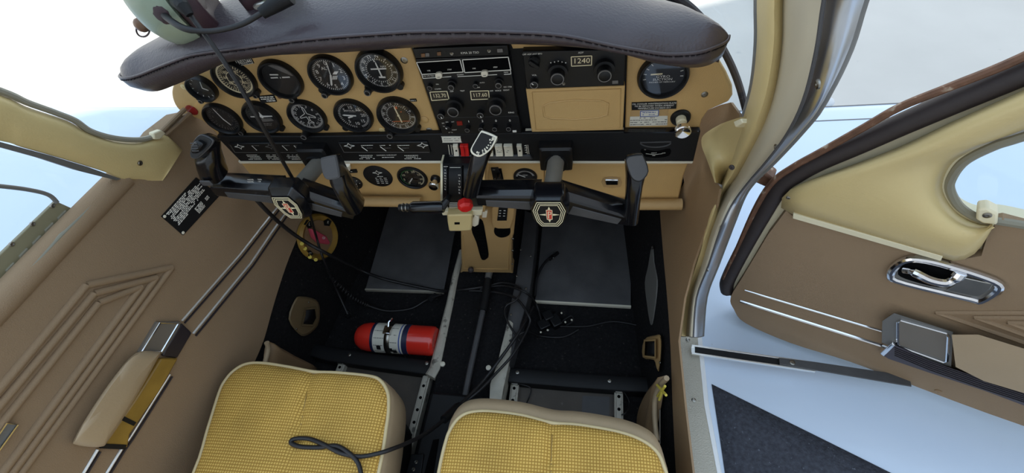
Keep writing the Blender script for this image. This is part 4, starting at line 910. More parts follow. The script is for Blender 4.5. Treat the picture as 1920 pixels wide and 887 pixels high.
for s, x, y, z_ in (('COMM', 821, 167, .0036), ('NAV', 896, 164, .0036), ('OFF', 847, 171.5, .0036), ('TEST', 867, 170.5, .0036), ('OFF', 921.5, 170.5, .0036), ('VOICE', 934, 170, .0036), ('IDENT', 949.5, 169, .0036), ('KX 175B', 952, 163, .0036), ('AUTO', 904, 155, .003), ('ON', 820, 158, .003), ('KING', 958.5, 211, .0044)): ptext(t, s, x, y, z_)
def digits(t, s, pts, h=.014, size=.0105, sx=.95):
    window(t, pts, h, 'digit_window', 'dial_brown', 'digit_cream'); cx = sum(a for a, b in pts) / 4; cy = sum(b for a, b in pts) / 4
    text(s, PYA(cx, cy, h + .0009), X, Zv, size, 'digit_cream', t, 'digits', sx=sx)
digits(t, '132.70', [(806, 172.6), (838, 171), (842, 186), (809.5, 188.4)], sx=.82); digits(t, '117.60', [(882, 171), (916, 170), (917.5, 185.4), (884, 187)], sx=.86)
for x, y, r_ in ((853, 196, .015), (931.5, 192, .016)): knob(x, y, r_, .020, t, mark=None)
for x, y in ((828, 212), (901.5, 210)): knob(x, y, .0062, .009, t, step=False, cap='gray_ink', mark=160)
# transponder
t = unit([(818, 221), (972, 217), (978, 250), (829, 252)], 'transponder', 'black transponder with four small knobs reading 1 2 0 0, lowest of the radio stack', .014)
for s, x, y in (('1', 879, 228), ('2', 904.5, 227), ('0', 930, 226.6), ('0', 956, 226.2)): ptext(t, s, x, y, .0068)
for x, y in ((877.5, 237.5), (903, 236), (928.5, 235.5), (954.5, 235)): knob(x, y, .0046, .010, t, step=False, cap='gray_ink')
plate([(856, 228), (866, 227.6), (867.5, 235), (857.5, 235.5)], .0155, .002, 'reply_lamp', 'red_lens', t, label='small dark red lamp')
knob(841, 235, .006, .010, t, step=False, mark=-40, cap=None)
for s, x, y in (('SBY', 831, 231), ('ON', 838, 229), ('ALT', 849, 228.5), ('TST', 833, 237), ('IDENT', 852, 243.5), ('KT 76', 845, 248.5)): ptext(t, s, x, y, .0032)
plate([(961, 245), (968, 244.7), (968.5, 248), (961.5, 248.3)], .0152, .001, 'badge', 'white_ink', t)
# ADF
t = unit([(980, 97), (1173, 93), (1170, 160.5), (987, 167)], 'adf_radio', 'black direction finder radio showing 1240, right of the radio stack', .014)
digits(t, '1240', [(1071, 106.5), (1109.5, 104.5), (1109, 122), (1071.6, 124)], size=.0125, sx=1.05)
for s, x, y, z_ in (('OFF ADF ANT BFO', 998, 101.5, .0036), ('ADF', 1089, 98.8, .0042), ('VOL', 1002, 141, .004), ('KR 85', 1150.5, 96.5, .0036)): ptext(t, s, x, y, z_)
knob(1046, 133, .016, .021, t); knob(1133, 127, .016, .021, t); knob(1002, 153, .0068, .009, t, step=False, mark=-45)
sel = PYA(1002, 113, .014); build('selector_knob', MB().lathe(sel, AFT, [(.009, 0), (.009, .006), (.006, .009), (0, .009)], 20), 'black_plastic', t); build('selector_bar', MB().box(sel + AFT * .008, (X - Zv * .8).normalized(), (X * .8 + Zv).normalized(), AFT, .018, .006, .006), 'black_plastic', t, bevel=.001)
stroke(PYA(992, 109, .0145), PYA(994, 110, .0145), .002, AFT, 'white_ink', t)
for i in range(5): stroke(PYA(1032 + 7 * i, 117 - (2 - abs(i - 2)) * 1.5, .0145), PYA(1033.5 + 7 * i, 118.2 - (2 - abs(i - 2)) * 1.5, .0145), .0016, AFT, 'white_ink', t)
plate([(1148, 151.5), (1159, 151), (1159, 157), (1148, 157.5)], .0152, .001, 'badge', 'gray_ink', t); screw(PYA(1057, 157, .0142), AFT, .0026, t)
# tan blank cover
t = thing('blank_cover', PYA(1080, 205), 'tan blank cover plate with an embossed lozenge, below the direction finder radio', 'cover plate')
cp = plate([(986, 168), (1172, 161), (1168, 244), (997, 248)], .012, .014, 'cover', 'tan_paint', t, bevel=.0015)
em = [(1018.5, 198.5), (1031, 192), (1079, 187), (1129, 189), (1140.5, 193.5), (1138.5, 215), (1122, 220), (1079, 223.5), (1034, 222), (1020.5, 218)]
build('embossing', MB().tube([PYA(a, b, .012) for a, b in em], .0018, 8, closed=True), 'tan_paint', t, smooth=80)
build('border_rib', MB().tube([PYA(a, b, .012) for a, b in ((998, 173), (1164, 166.5), (1162, 239.5), (1005, 243))], .0012, 6, closed=True), 'tan_paint', t, smooth=80)

# ---------- pull knob with chrome cone
t = thing('pull_control', PYA(1276, 220), 'chrome pull knob with a cone face at the right end of the panel', 'knob')
O = PYA(1276, 220, 0); build('collar', MB().lathe_open(O, AFT, [(.008, 0), (.008, .004), (.015, .005), (.0165, .003), (.017, -.001)], 28), 'black_plastic', t); build('shaft', MB().lathe(O - AFT * .004, AFT, [(.0085, 0), (.0085, .018), (.0065, .02), (.0065, .03)], 24), 'cream_light', t)
K = PYA(1277.5, 240, .058); build('handle', MB().lathe(O + AFT * .024 - Zv * .002, AFT, [(.009, 0), (.0125, .003), (.0135, .008), (.0132, .012), (.0115, .0135), (0.0002, .009)], 40), 'chrome', t, smooth=25)

# ---------- black band: engine gauge clusters, switches, vents
def cluster(pts, name, label):
    t = thing(name, PYA(*pts[0], .012), label, 'gauge cluster'); plate(pts, .0165, .008, 'housing', 'black_plastic', t, bevel=.002); return t
def star(t, px, py, s, h, w=.0009, m='white_ink', name='star_emblem'):
    O = PYA(px, py, h); pts = []
    for i in range(8): a = i * 45; r_ = s if i % 2 == 0 else s * .38; pts.append(pol(O, r_ * (1.25 if i % 4 == 2 else .8 if i % 2 == 0 else 1), a))
    polyline(pts, w, AFT, m, t, name, True)
t = cluster([(427, 270), (566, 268), (580, 287), (439, 287)], 'engine_gauge_cluster', 'left black strip of small engine gauges, behind the left control wheel')
star(t, 449, 275, .0085, .0168); star(t, 506.5, 275, .0085, .0168, m='gray_ink')
for x, y in ((477, 278), (534, 278), (556, 278), (569, 277)): stroke(PYA(x - 5, y - 5, .017), PYA(x + 5, y + 4, .017), .0013, AFT, 'white_ink', t, 'needle'); dashes(PYA(x + 2, y - 5, .0168), X, Zv, AFT, .016, .002, 'gray_ink', t, int(x))
polyline([PYA(*k, .0168) for k in ((432, 272), (441, 286), (577, 286))], .0006, AFT, 'gray_ink', t)
for i, (x, w_) in enumerate(((472, .03), (508, .026), (550, .034))):
    for j in range(4): dashes(PYA(x + 2.2 * j, 290.5 + 2.7 * j, .0122), X, Zv, AFT, w_ * (1 if j else .8), .0020, 'white_ink', ip, i * 10 + j, fill=.8)
t = cluster([(633, 268), (801, 266), (808, 287), (645, 287)], 'fuel_gauge_cluster', 'right black strip of small engine gauges, above the landing checklist lettering')
star(t, 655, 273.5, .0088, .0168); star(t, 792.5, 272.5, .0088, .0168)
for i, x in enumerate((684, 719, 752)): stroke(PYA(x - 6, 275, .017), PYA(x + 5, 283, .017), .0015, AFT, 'white_ink', t, 'needle'); dashes(PYA(x + 4, 272.5, .0168), X, Zv, AFT, .024, .0018, 'white_ink', t, x); dashes(PYA(x + 8, 277.5, .0168), X, Zv, AFT, .014, .0018, 'gray_ink', t, x + 1)
polyline([PYA(*k, .0168) for k in ((637, 270), (645, 285.5), (805, 285.5))], .0007, AFT, 'gray_ink', t)
text('LANDING CHECKLIST', PYA(725, 291, .0122), X, Zv, .0045, 'white_ink', ip, sx=.95)
for i, x in enumerate((686, 771)):
    for j in range(3): dashes(PYA(x + 1.5 * j, 291.5 + 3 * j, .0122), X, Zv, AFT, (.028, .024, .034)[j], .0021, 'white_ink', ip, 90 + i * 7 + j)
dashes(PYA(728, 295, .0122), X, Zv, AFT, .026, .002, 'white_ink', ip, 111)
t = thing('switch_label', PYA(846, 262, .013), 'white two line label above the left end of the rocker switches', 'label'); plate(sp2([(828, 257.5), (830, 256.6), (861, 256.2), (863, 257.5), (865, 266), (863, 267.2), (832, 267.6), (830, 266.5)], 2, True), .0134, .0014, 'label_plate', 'paper', t)
for j in range(2): dashes(PYA(846.5, 260 + 3.8 * j, .0136), X, Zv, AFT, .030, .0016, 'gray_ink', t, 30 + j)
t = thing('switch_ledge', PYA(915, 298, .012), 'black sloping ledge and slots under the rocker switches', 'switch bezel')
plate([(842, 293), (994, 292), (999, 300), (839, 300.5)], .017, .006, 'ledge', 'charcoal', t, bevel=.002)
for x in (841, 846, 987, 990): plate([(x - 1, 272), (x, 272), (x + 2.5, 290), (x + 1.5, 290)], .0128, .001, 'divider', 'white_plastic', t)
for i in range(4): dashes(PYA(985.5 + .6 * i, 273 + 4.2 * i, .0124), X, Zv, AFT, .005, .0022, 'white_ink', ip, 130 + i)
def rocker(x0, x1, m, label, txt=None, split=False, dot=False):
    c = PYA((x0 + x1) / 2, 280, .012); t = thing('rocker_switch', c, label, 'switch', 'rocker switches on the panel band')
    y0, y1 = 269, 289.5; sk_ = 2.5
    a, b, c_, d = PYA(x0, y0, .012), PYA(x1, y0 - .3, .012), PYA(x1 + sk_, y1 - .3, .012), PYA(x0 + sk_, y1, .012); mid1, mid2 = a.lerp(d, .5), b.lerp(c_, .5)
    rings = [[a, b, c_, d]]
    mb = MB(); n = AFT
    vs = [a, b, mid2, c_, d, mid1, a + n * .008, b + n * .008, mid2 + n * .004, c_ + n * .006, d + n * .006, mid1 + n * .004]
    mb.add(vs, [(0, 1, 2, 3, 4, 5)[::-1], (6, 7, 8, 11), (11, 8, 9, 10), (0, 1, 7, 6), (1, 2, 8, 7), (2, 3, 9, 8), (3, 4, 10, 9), (4, 5, 11, 10), (5, 0, 6, 11)])
    rk = build('rocker', mb, m, t, bevel=.0007)
    if split: build('rocker_gap', MB().prism([a.lerp(b, .47) + n * .0082, a.lerp(b, .53) + n * .0082, d.lerp(c_, .53) + n * .0062, d.lerp(c_, .47) + n * .0062], -n * .004), 'red_lens', rk)
    if dot: p = PYA((x0 + x1) / 2 + 1.2, 282.5, .0175); build('rocker_dot', MB().cyl(p, p + n * .0012, .0016, seg=10), 'black_plastic', rk)
    if txt:
        ptext(rk, txt[0], (x0 + x1) / 2 + .5, 275.5, .0034, 'gray_ink', h=.0196); 
        for j in range(2): dashes(PYA((x0 + x1) / 2 + 1.5, 282.5 + 3 * j, .0172), X, Zv, AFT, .009, .0018, 'gray_ink', rk, int(x0) + j)
    return t
rocker(849.5, 859, 'white_plastic', 'cream single rocker switch at the left end of the switch row', dot=True)
rocker(863, 878, 'red_plastic', 'red double rocker switch in the switch row beside the control wheel grip', split=True)
rocker(912, 923, 'white_plastic', 'white rocker switch just right of the scratched control wheel grip', txt=('PUMP',))
rocker(928, 941.5, 'white_plastic', 'white rocker switch, second right of the scratched control wheel grip', txt=('LT',))
rocker(944.5, 960.5, 'white_plastic', 'white rocker switch, widest and furthest right of the lettered ones', txt=('OFF',))
rocker(969, 978, 'white_plastic', 'cream single rocker switch at the right end of the switch row', dot=True)
# half moon vent and heat control
t = thing('heater_control', PYA(1229, 275, .012), 'black half moon vent above a small heat lever at the right of the black band', 'heater control')
hm = [(1200, 267)] + [(1229 - 29 * math.cos(math.pi * i / 12), 267 + 9 * math.sin(math.pi * i / 12)) for i in range(1, 12)] + [(1258, 266)]
build('vent_lip', MB().tube([PYA(a, b, .0125) for a, b in hm], .0014, 6, closed=True), 'charcoal', t); plate(hm, .0115, .002, 'vent_opening', 'void_black', t)
plate(sp2([(1203, 280), (1229, 284), (1256, 279), (1254, 292), (1229, 296), (1206, 292)], 3, True), .0128, .001, 'slot', 'void_black', t)
ptext(t, 'HEAT', 1226, 287, .004, h=.0135); ptext(t, 'OFF', 1244.5, 287, .0036, h=.0135); ptext(t, 'DEF', 1226, 291.5, .0032, h=.0135); polyline([PYA(*k, .0132) for k in ((1211, 288), (1226, 290), (1242, 288))], .0005, AFT, 'white_ink', t)
stroke(PYA(1208, 280, .0135), PYA(1211, 281, .0135), .002, AFT, 'gray_ink', t)

# ---------- lower panel instruments
t = thing('ignition_switch', PY(663.5, 342, .0), 'round chrome key switch with a black ring, left of the plain black disc', 'switch')
O = PY(663.5, 342, .006); build('ring', MB().lathe(O, AFT, [(.0195, 0), (.0195, .003), (.017, .004), (0, .004)], 32), 'black_plastic', t); build('barrel', MB().lathe(O + AFT * .004, AFT, [(.011, 0), (.011, .005), (.009, .007), (.005, .0065), (.005, .012), (.004, .013), (0, .013)], 28), 'chrome', t)
ticks(t, O + AFT * .0041, .0145, .0165, 6, .0012, 'white_ink', -90, 120)
t = thing('primer_switch', PY(650, 317), 'small white switch above the chrome key switch', 'switch'); plate([(644, 313), (654, 313), (656, 321), (646, 322)], .006, .010, 'toggle', 'white_plastic', t, bevel=.001); plate([(653, 319.5), (668, 318.5), (670, 324), (654, 325)], -.003, .003, 'placard', 'black_satin', t)
dashes(PYA(661.5, 321.8, -.0029), X, Zv, AFT, .01, .002, 'white_ink', t, 5)
t = thing('calibration_disc', PY(709, 330), 'plain black round card with a star and a small white table, left of the tachometer', 'disc'); O = PY(709, 330, .006); build('disc', MB().lathe(O, AFT, [(.0315, 0), (.0315, .002), (.030, .003), (0, .003)], 44), 'black_satin', t)
star(t, 707.5, 324, .0085, -.0028, m='white_ink')
for j in range(5):
    for i in range(3 if j else 1): dashes(PYA(713 + 1.2 * j + (i - 1) * 8 * (1 if j else 0), 331 + 3.1 * j, -.0028), X, Zv, AFT, .006 if j else .014, .0021, 'white_ink', t, j * 5 + i)
t, D, r = gauge(773.5, 333, .0315, 'tachometer', 'tachometer dial numbered 0 to 35 low on the panel beside the throttle', h0=-.006, proud=.005)
num_ring(t, D, r * .72, ['0', '5', '10', '15', '20', '25', '30', '35'], .0082, 'digit_cream', -145, 41); ticks(t, D, r * .86, r * .95, 36, .0008, 'green_ink', -145, 20); ticks(t, D, r * .86, r * .95, 30, .0008, 'digit_cream', 20, 150); needle(t, D, -143, r * .6, .0022, 'white_ink'); lab(t, D, 'RPM', 0, .3 * r, .0044, 'digit_cream'); dashes(D - Zv * .1 * r, X, Zv, AFT, r * 1.1, .0026, 'digit_cream', t, 9); build('inner_face', MB().cyl(D, D + AFT * .0003, r * .6, seg=36), 'dial_brown', t); glazing(t, D, r)
t = thing('primer_pump', PY(816, 340), 'round chrome pull knob between the tachometer and the throttle quadrant', 'knob'); O = PY(817, 334, .006); build('collar', MB().cyl(O, O + AFT * .006, .0105, seg=22), 'black_plastic', t); build('handle', MB().lathe(O + AFT * .005, AFT, [(.006, 0), (.006, .012), (.0105, .014), (.011, .020), (.009, .022), (0, .0225)], 26), 'chrome', t)
t = thing('carb_heat_control', PY(933, 326), 'small black carburettor heat lever plate, right of the throttle quadrant', 'lever'); plate([(920, 315.5), (934, 315), (943, 338), (925, 338)], -.003, .003, 'plate', 'black_satin', t, bevel=.001); plate([(935, 317), (940, 317), (944, 338), (939, 338)], -.004, .003, 'slot', 'void_black', t); build('lever', MB().lathe(PY(935, 327, .002), AFT, [(.004, 0), (.004, .012), (.006, .014), (.006, .02), (0, .022)], 16), 'black_plastic', t); ptext(t, 'CARB', 932, 335, .0044, h=-.0028); ptext(t, 'OFF', 926, 318.5, .003, h=-.0028)
t, D, r = gauge(985, 331, .0235, 'exhaust_gauge', 'small round temperature gauge half hidden behind the right control wheel arm', h0=-.006, proud=.005)
ticks(t, D, r * .78, r * .95, 22, .0008, 'white_ink', -80, 82); lab(t, D, 'TEMP', 0, .25 * r, .0045); needle(t, D, -62, r * .8, .0014, 'white_ink'); glazing(t, D, r)
t = thing('glove_box', PY(1160, 343), 'tan glove box door with a chrome latch low on the right side of the panel', 'glove box')
plate([(1022, 308), (1290, 307.5), (1282, 330), (1273, 373), (1262, 378), (1018, 381)], .0, .012, 'door', 'tan_paint', t, bevel=.003)
lt = plate(sp2([(1131, 334), (1162, 334), (1163, 351), (1132, 351)], 2, True), .0015, .004, 'latch_plate', 'tan_vinyl', t, bevel=.001); plate([(1134, 337.5), (1160, 337.5), (1160, 348), (1135, 348)], .009, .008, 'latch', 'chrome', lt, bevel=.0022, label='chrome latch')

# ================================================================== GLARESHIELD
LIPp = [(-.404, .884), (-.395, .880), (-.385, .878), (-.353, .877), (-.3, .892), (-.206, .921), (-.128, .928), (-.032, .927), (.067, .929), (.16, .930), (.229, .925), (.297, .917), (.344, .906), (.386, .890), (.427, .882), (.455, .881), (.466, .886), (.472, .890)]
STp = [(-0.404, 0.899), (-0.395, 0.906), (-0.345, 0.914), (-0.297, 0.927), (-0.239, 0.942), (-0.189, 0.946), (-0.143, 0.949), (-0.122, 0.951), (-0.076, 0.955), (-0.016, 0.957), (0.081, 0.958), (0.167, 0.954), (0.244, 0.947), (0.274, 0.942), (0.333, 0.925), (0.392, 0.911), (0.426, 0.911), (0.448, 0.914), (0.459, 0.917), (0.472, 0.909)]
REAR = [(-.404, -.078), (-.395, -.065), (-.367, -.018), (-.31, .04), (-.242, .083), (-.20, .092), (-.08, .10), (.05, .10), (.2, .10), (.3, .08), (.374, .036), (.423, .006), (.446, -.036), (.462, -.066), (.472, -.085)]
def lerpt(tab, x):
    if x <= tab[0][0]: return tab[0][1]
    for (a, b), (c, d) in zip(tab, tab[1:]):
        if x <= c: return b + (d - b) * (x - a) / (c - a)
    return tab[-1][1]
def sm(tab, x, w=.012): return (lerpt(tab, x - w) + 2 * lerpt(tab, x) + lerpt(tab, x + w)) / 4
gl = thing('glareshield', V((.03, -.1, .88)), 'padded dark leather glareshield curving over the top of the panel', 'glareshield')
rows, stl, low = [], [], []
NX = 72
for i in range(NX + 1):
    x = -.404 + (.472 + .404) * (.5 - .5 * math.cos(math.pi * i / NX))
    ed = min(1, min(x + .404, .472 - x) / .05); ed = max(.02, 1 - (1 - ed) ** 2.2) ** .5
    zl, zs = sm(LIPp, x), sm(STp, x); yr = sm(REAR, x); yl = -.105 + .022 * (1 - ed); zr = zs - .012
    zm = (zl + zs) / 2
    cr = .016 * ed
    row = [V((x, -.0 if yr > .02 else yr * .5 - .02, zl + .012)), V((x, yl + .03, zl + .004)), V((x, yl, zl)), V((x, yl - .014 * ed, zm)), V((x, yl - .017 * ed, zs - .003)), V((x, yl - .014 * ed, zs)), V((x, yl - .008 * ed, zs + .006 * ed))]
    y0 = yl - .008 * ed
    for k in range(1, 7):
        t_ = k / 6; row.append(V((x, y0 + (yr - y0) * t_, zs + .006 * ed + cr * math.sin(math.pi * min(1, t_ * .75 + .08)) - .016 * t_ * t_)))
    row.append(V((x, yr + .004, zl - .02)))
    rows.append(row); stl.append(V((x, yl - .0175 * ed, zs - .001)))
build('pad', MB().loft(rows, cap=True) if 0 else MB().grid(rows).add([], []), 'leather', gl, smooth=80, solid=0.0)
lining = [[V((r[0].x, r[0].y, r[0].z)), V((r[-1].x, r[-1].y, r[-1].z))] for r in rows]
build('lining', MB().grid(lining), 'black_satin', gl)
sp_l = spline(stl, 4); st_ = MB(); acc = 0; nxt = .006
for p, q in zip(sp_l, sp_l[1:]):
    acc += (q - p).length
    if acc >= nxt:
        d_ = (q - p).normalized(); st_.box(p + AFT * -.001, d_, Zv, AFT, .0042, .0013, .0022); nxt += .0062
build('stitching', st_, 'end_dark', gl, label='row of dark stitches')
build('welt', MB().tube([p + V((0, .0015, .0028)) for p in stl], .0022, 6), 'leather', gl, smooth=80)

# ================================================================== CONTROL WHEELS
def yoke(O, rot, label, name='control_wheel'):
    c, s = math.cos(rot), math.sin(rot); U, W = X * c + Zv * s, Zv * c - X * s; n = AFT
    t = thing(name, O, label, 'control wheel', 'control wheels')
    P = lambda u, v, w=0.0: O + U * u + W * v + n * w
    return t, P, U, W, n
def horn_loft(cs, axes):          # rounded sections along a path
    rings = []
    for (c, u, v, w, h) in cs:
        rings.append([c + u * a + v * b for a, b in rrect(w, h, min(w, h) * .32, 4)])
    return MB().loft(rings)
def make_yoke(O, spec, label):
    t = thing('control_wheel', O, label, 'control wheel'); n = AFT
    L, R_, H = spec['L'], spec['R'], spec['hub']
    # arms: thick bars from hub to the horn bases, ridged on top
    def arm(a, nm):
        base, hubp = V(a['base']), V(a['hub']); rings = []
        for k in range(9):
            s = k / 8; c = hubp.lerp(base, s) + Zv * a.get('sag', 0) * math.sin(math.pi * s)
            h = .050 * (1 - s) + .034 * s; d = .040
            dirv = (base - hubp).normalized(); up = Zv - dirv * Zv.dot(dirv); up.normalize(); nn = dirv.cross(up)
            if nn.dot(n) < 0: nn = -nn
            rings.append([c + up * (h * x) + nn * (d * y) for x, y in ((-.5, .30), (-.36, .46), (.30, .46), (.48, .2), (.5, -.2), (.42, -.5), (-.42, -.5), (-.5, -.3))])
        o = build(nm, MB().loft(rings), 'black_gloss', t, bevel=.003, smooth=30)
        # recessed satin plate on the pilot side of the arm
        dirv = (base - hubp).normalized(); up = (Zv - dirv * Zv.dot(dirv)).normalized(); nn = dirv.cross(up); nn = nn if nn.dot(n) > 0 else -nn
        p0, p1 = hubp.lerp(base, a['p0']), hubp.lerp(base, a['p1']); sg = lambda s: Zv * a.get('sag', 0) * math.sin(math.pi * s)
        q = [p0 + sg(a['p0']) - up * .019, p0 + sg(a['p0']) + up * .003, p1 + sg(a['p1']) + up * .003, p1 + sg(a['p1']) - up * .013]
        build('inlay', MB().prism([v + nn * .0195 for v in q], -nn * .003), 'charcoal', o, bevel=.001, label='worn grey inlay')
        return o
    arm(L, 'left_arm'); arm(R_, 'right_arm')
    for a, nm in ((L, 'left_grip'), (R_, 'right_grip')):
        b = V(a['base']); cp = a['cap']; cn_ = V((0, -.82, .57)).normalized(); cxm = sum(x for x, y in cp) / len(cp); cym = sum(y for x, y in cp) / len(cp)
        c0 = PY(cxm, cym, Y_ - .028); capc = [at(x, y, cn_, c0) for x, y in sp2(cp, 3, True)]
        if capc[0].x < capc[len(capc) // 2].x: pass
        nC = len(capc); low = a['low']      # outline of the grip where it meets the arm
        lowc = [PY(x, y, Y_ - .012) for x, y in low]
        rings = []; cB = sum(lowc, V((0, 0, 0))) / 2
        wL = (lowc[0] - lowc[1]).length; axx = (lowc[1] - lowc[0]).normalized(); axy = n
        def ell_ring(c, w, d, ph):
            return [c + axx * (w / 2 * math.copysign(abs(math.cos(q)) ** .7, math.cos(q))) + axy * (d / 2 * math.copysign(abs(math.sin(q)) ** .7, math.sin(q))) for q in ph]
        ccap = sum(capc, V((0, 0, 0))) / nC; vv = cn_.cross(axx).normalized(); uu = vv.cross(cn_)
        ph = [math.atan2(-(p - ccap).dot(vv) if vv.z > 0 else (p - ccap).dot(vv), (p - ccap).dot(uu) * (1 if uu.dot(axx) > 0 else -1)) for p in capc]
        for s in (0, .2, .4, .6):
            cen = cB.lerp(ccap - n * .004, s) + axx * a.get('bow', 0) * math.sin(math.pi * s)
            rr = ell_ring(cen, wL, .046, ph); tgt = [p - cn_ * .012 for p in capc]; m2 = s ** 2.5
            rings.append([p.lerp(q, m2) for p, q in zip(rr, tgt)])
        rings.append([p - cn_ * .012 for p in capc]); rings.append([p - cn_ * .003 for p in capc]); rings.append(capc)
        g_ = build(nm, MB().loft(rings), 'black_gloss', t, smooth=60); m_ = cB.lerp(ccap, .5); b = cB
        cap = rings[-1]; cc = sum(cap, V((0, 0, 0))) / len(cap); nn = cn_
        rim = a.get('rim', 'charcoal')
        build('cap_rim', MB().prism([cc + (p - cc) * .99 for p in cap], nn * .004), rim, g_, bevel=.0012, label='pale cap rim' if rim == 'white_plastic' else None)
        cf = build('cap_face', MB().prism([cc + (p - cc) * (.84 if rim == 'white_plastic' else .9) + nn * .0036 for p in cap], nn * .0014), a.get('face', 'charcoal'), g_, bevel=.0005)
        if rim == 'white_plastic':
            r_ = random.Random(3); u = (cap[0] - cc).normalized(); v = nn.cross(u)
            for i in range(34):
                an = r_.uniform(-2.6, -.4) ; rr = r_.uniform(.55, .8); p = cc + (cap[int((an + 3.4) / 6.3 * len(cap)) % len(cap)] - cc) * rr + nn * .0051
                e1 = u * r_.uniform(.0006, .002) + v * r_.uniform(-.001, .001); e2 = nn.cross(e1) * r_.uniform(.5, 1.2)
                let(g_, 'white_plastic', 'worn_flecks')[0].prism([p - e1, p - e2, p + e1, p + e2], nn * .0003)
        if a.get('switch'):
            u = uu
            build('trim_switch', MB().loft([[cc + (p - cc) * k_ + nn * h_ for p in cap] for k_, h_ in ((.55, .005), (.5, .011), (.35, .013))]), 'black_plastic', g_, label='thumb switch')
            for i in range(4):
                v = vv * .004 * (i - 1.5); p = cc + nn * .0132 + v; build('ridge', MB().box(p, u, vv, nn, .012, .0014, .001), 'charcoal', g_)
        if a.get('button'):
            p = b.lerp(m_, .25) + n * .024; build('button', MB().box(p, X, Zv, n, .02, .012, .004), 'charcoal', g_, bevel=.002)
    # hub
    hp = H; rings = []
    for w, h, d, dz in ((.056, .058, -.022, .004), (.066, .074, -.018, .002), (.068, .080, .008, 0), (spec.get('ew', .054) + .006, spec.get('eh', .064) + .006, .020, 0)):
        rings.append([hp + X * (w * a) + Zv * (h * b + dz) + n * d for a, b in ((-.36, .5), (.36, .5), (.5, .18), (.46, -.2), (.3, -.5), (-.3, -.5), (-.46, -.2), (-.5, .18))])
    hb = build('hub', MB().loft(rings), 'black_gloss', t, bevel=.003)
    F = hp + n * .0205; ew = spec.get('ew', .054); eh = spec.get('eh', .064)
    E_ = lambda k, dd=0.0: [F + X * (a * ew * k) + Zv * (b * eh * k) + n * dd for a, b in ((-.36, .5), (.36, .5), (.5, .16), (.40, -.30), (.26, -.5), (-.26, -.5), (-.40, -.30), (-.5, .16))]
    bd = build('emblem_plate', MB().prism(E_(1.02), n * .0012), 'black_satin', hb)
    for k in (1.0, .88, .76): polyline(E_(k, .0013), .0011, n, 'digit_cream', hb, 'emblem_lines', True)
    pr_ = [F + X * a + Zv * b + n * .0013 for a, b in ((-.0048, .013), (.0052, .013), (.0046, -.012), (-.0042, -.012))]
    let(hb, 'emblem_red', 'emblem_shield')[0].prism(pr_, n * .0008); polyline([p + n * .0008 for p in pr_], .0009, n, 'digit_cream', hb, 'emblem_lines', True)
    q = F + n * .0022; stroke(q + X * -.0015 + Zv * .009, q + X * -.0015 - Zv * .009, .0014, n, 'digit_cream', hb, 'emblem_lines', .0003)
    polyline([q + X * a + Zv * b for a, b in ((-.0015, .009), (.0028, .0075), (.0028, .002), (-.0015, .001))], .0012, n, 'digit_cream', hb, 'emblem_lines', False, .0003)
    for a in (0, 90, 180, 270):
        d_ = pol(V((0, 0, 0)), 1, a); s_ = d_.cross(n); i0 = .014 if a % 180 == 0 else .006; ln = .021 if a % 180 == 0 else .017
        let(hb, 'digit_cream', 'emblem_star')[0].prism([F + n * .0013 + d_ * i0 - s_ * .0022, F + n * .0013 + d_ * i0 + s_ * .0022, F + n * .0013 + d_ * ln], n * .0005)
    # shaft and its sleeve at the panel
    S = V(spec['shaft']); build('shaft', MB().cyl(S, hp - n * .0 + Zv * .006, .0155, seg=24), 'shaft_gray', t, label='bare metal shaft')
    return t, hb
Y_ = -.117
hubR = PY(1031, 384, Y_ - .02); hubL = PY(549, 373, Y_ - .02)
def yp(a, b, y): return PY(a, b, y)
def z6(L): return [(780 + a / 3.556, 230 + b / 3.556) for a, b in L]
def z7(L): return [(340 + a / 4.436, 230 + b / 4.436) for a, b in L]
copilot = dict(hub=hubR, shaft=PY(1043, 300, -.03),
    L=dict(base=yp(897, 362, Y_), hub=yp(1015, 366, Y_), cap=z6([(452, 52), (532, 84), (543, 104), (500, 180), (432, 226), (386, 215), (366, 190), (372, 162), (410, 95), (434, 56)]), low=z6([(318, 440), (425, 440)]), rim='white_plastic', face='black_satin', p0=.16, p1=.86, bow=0.0),
    R=dict(base=yp(1182, 402, Y_), hub=yp(1045, 366, Y_), cap=z6([(1398, 238), (1420, 218), (1496, 208), (1518, 220), (1550, 322), (1503, 388), (1456, 386), (1425, 348), (1398, 262)]), low=z6([(1388, 620), (1482, 620)]), rim='black_plastic', face='charcoal', p0=.2, p1=.86, bow=0.0))
make_yoke(hubR, copilot, 'right black control wheel with a scratched white rimmed left grip')
pilot = dict(hub=hubL, ew=.043, eh=.058, shaft=PY(600, 304, -.03),
    L=dict(base=yp(408, 346, Y_), hub=yp(535, 357, Y_), cap=z7([(165, 97), (205, 98), (268, 130), (280, 160), (240, 215), (160, 288), (112, 298), (90, 280), (86, 240), (100, 182), (130, 128)]), low=z7([(190, 440), (370, 440)]), rim='charcoal', face='black_plastic', switch=True, button=True, p0=.12, p1=.82),
    R=dict(base=yp(668, 392, Y_), hub=yp(562, 360, Y_), cap=z7([(1168, 302), (1184, 286), (1278, 267), (1300, 286), (1324, 420), (1318, 458), (1242, 473), (1200, 452), (1176, 380)]), low=z7([(1380, 680), (1515, 700)]), rim='charcoal', face='charcoal', p0=.2, p1=.80))
pw, phb = make_yoke(hubL, pilot, 'left black control wheel with a thumb switch on its left grip')
for j, (s, x, y) in enumerate((('NOSE', 470, 337), ('DN', 487, 336.5), ('NOSE', 470, 341), ('UP', 487, 340.5))): text(s, PY(x, y, Y_ - .021), X, Zv, .0046, 'white_ink', pw, sx=1.0)
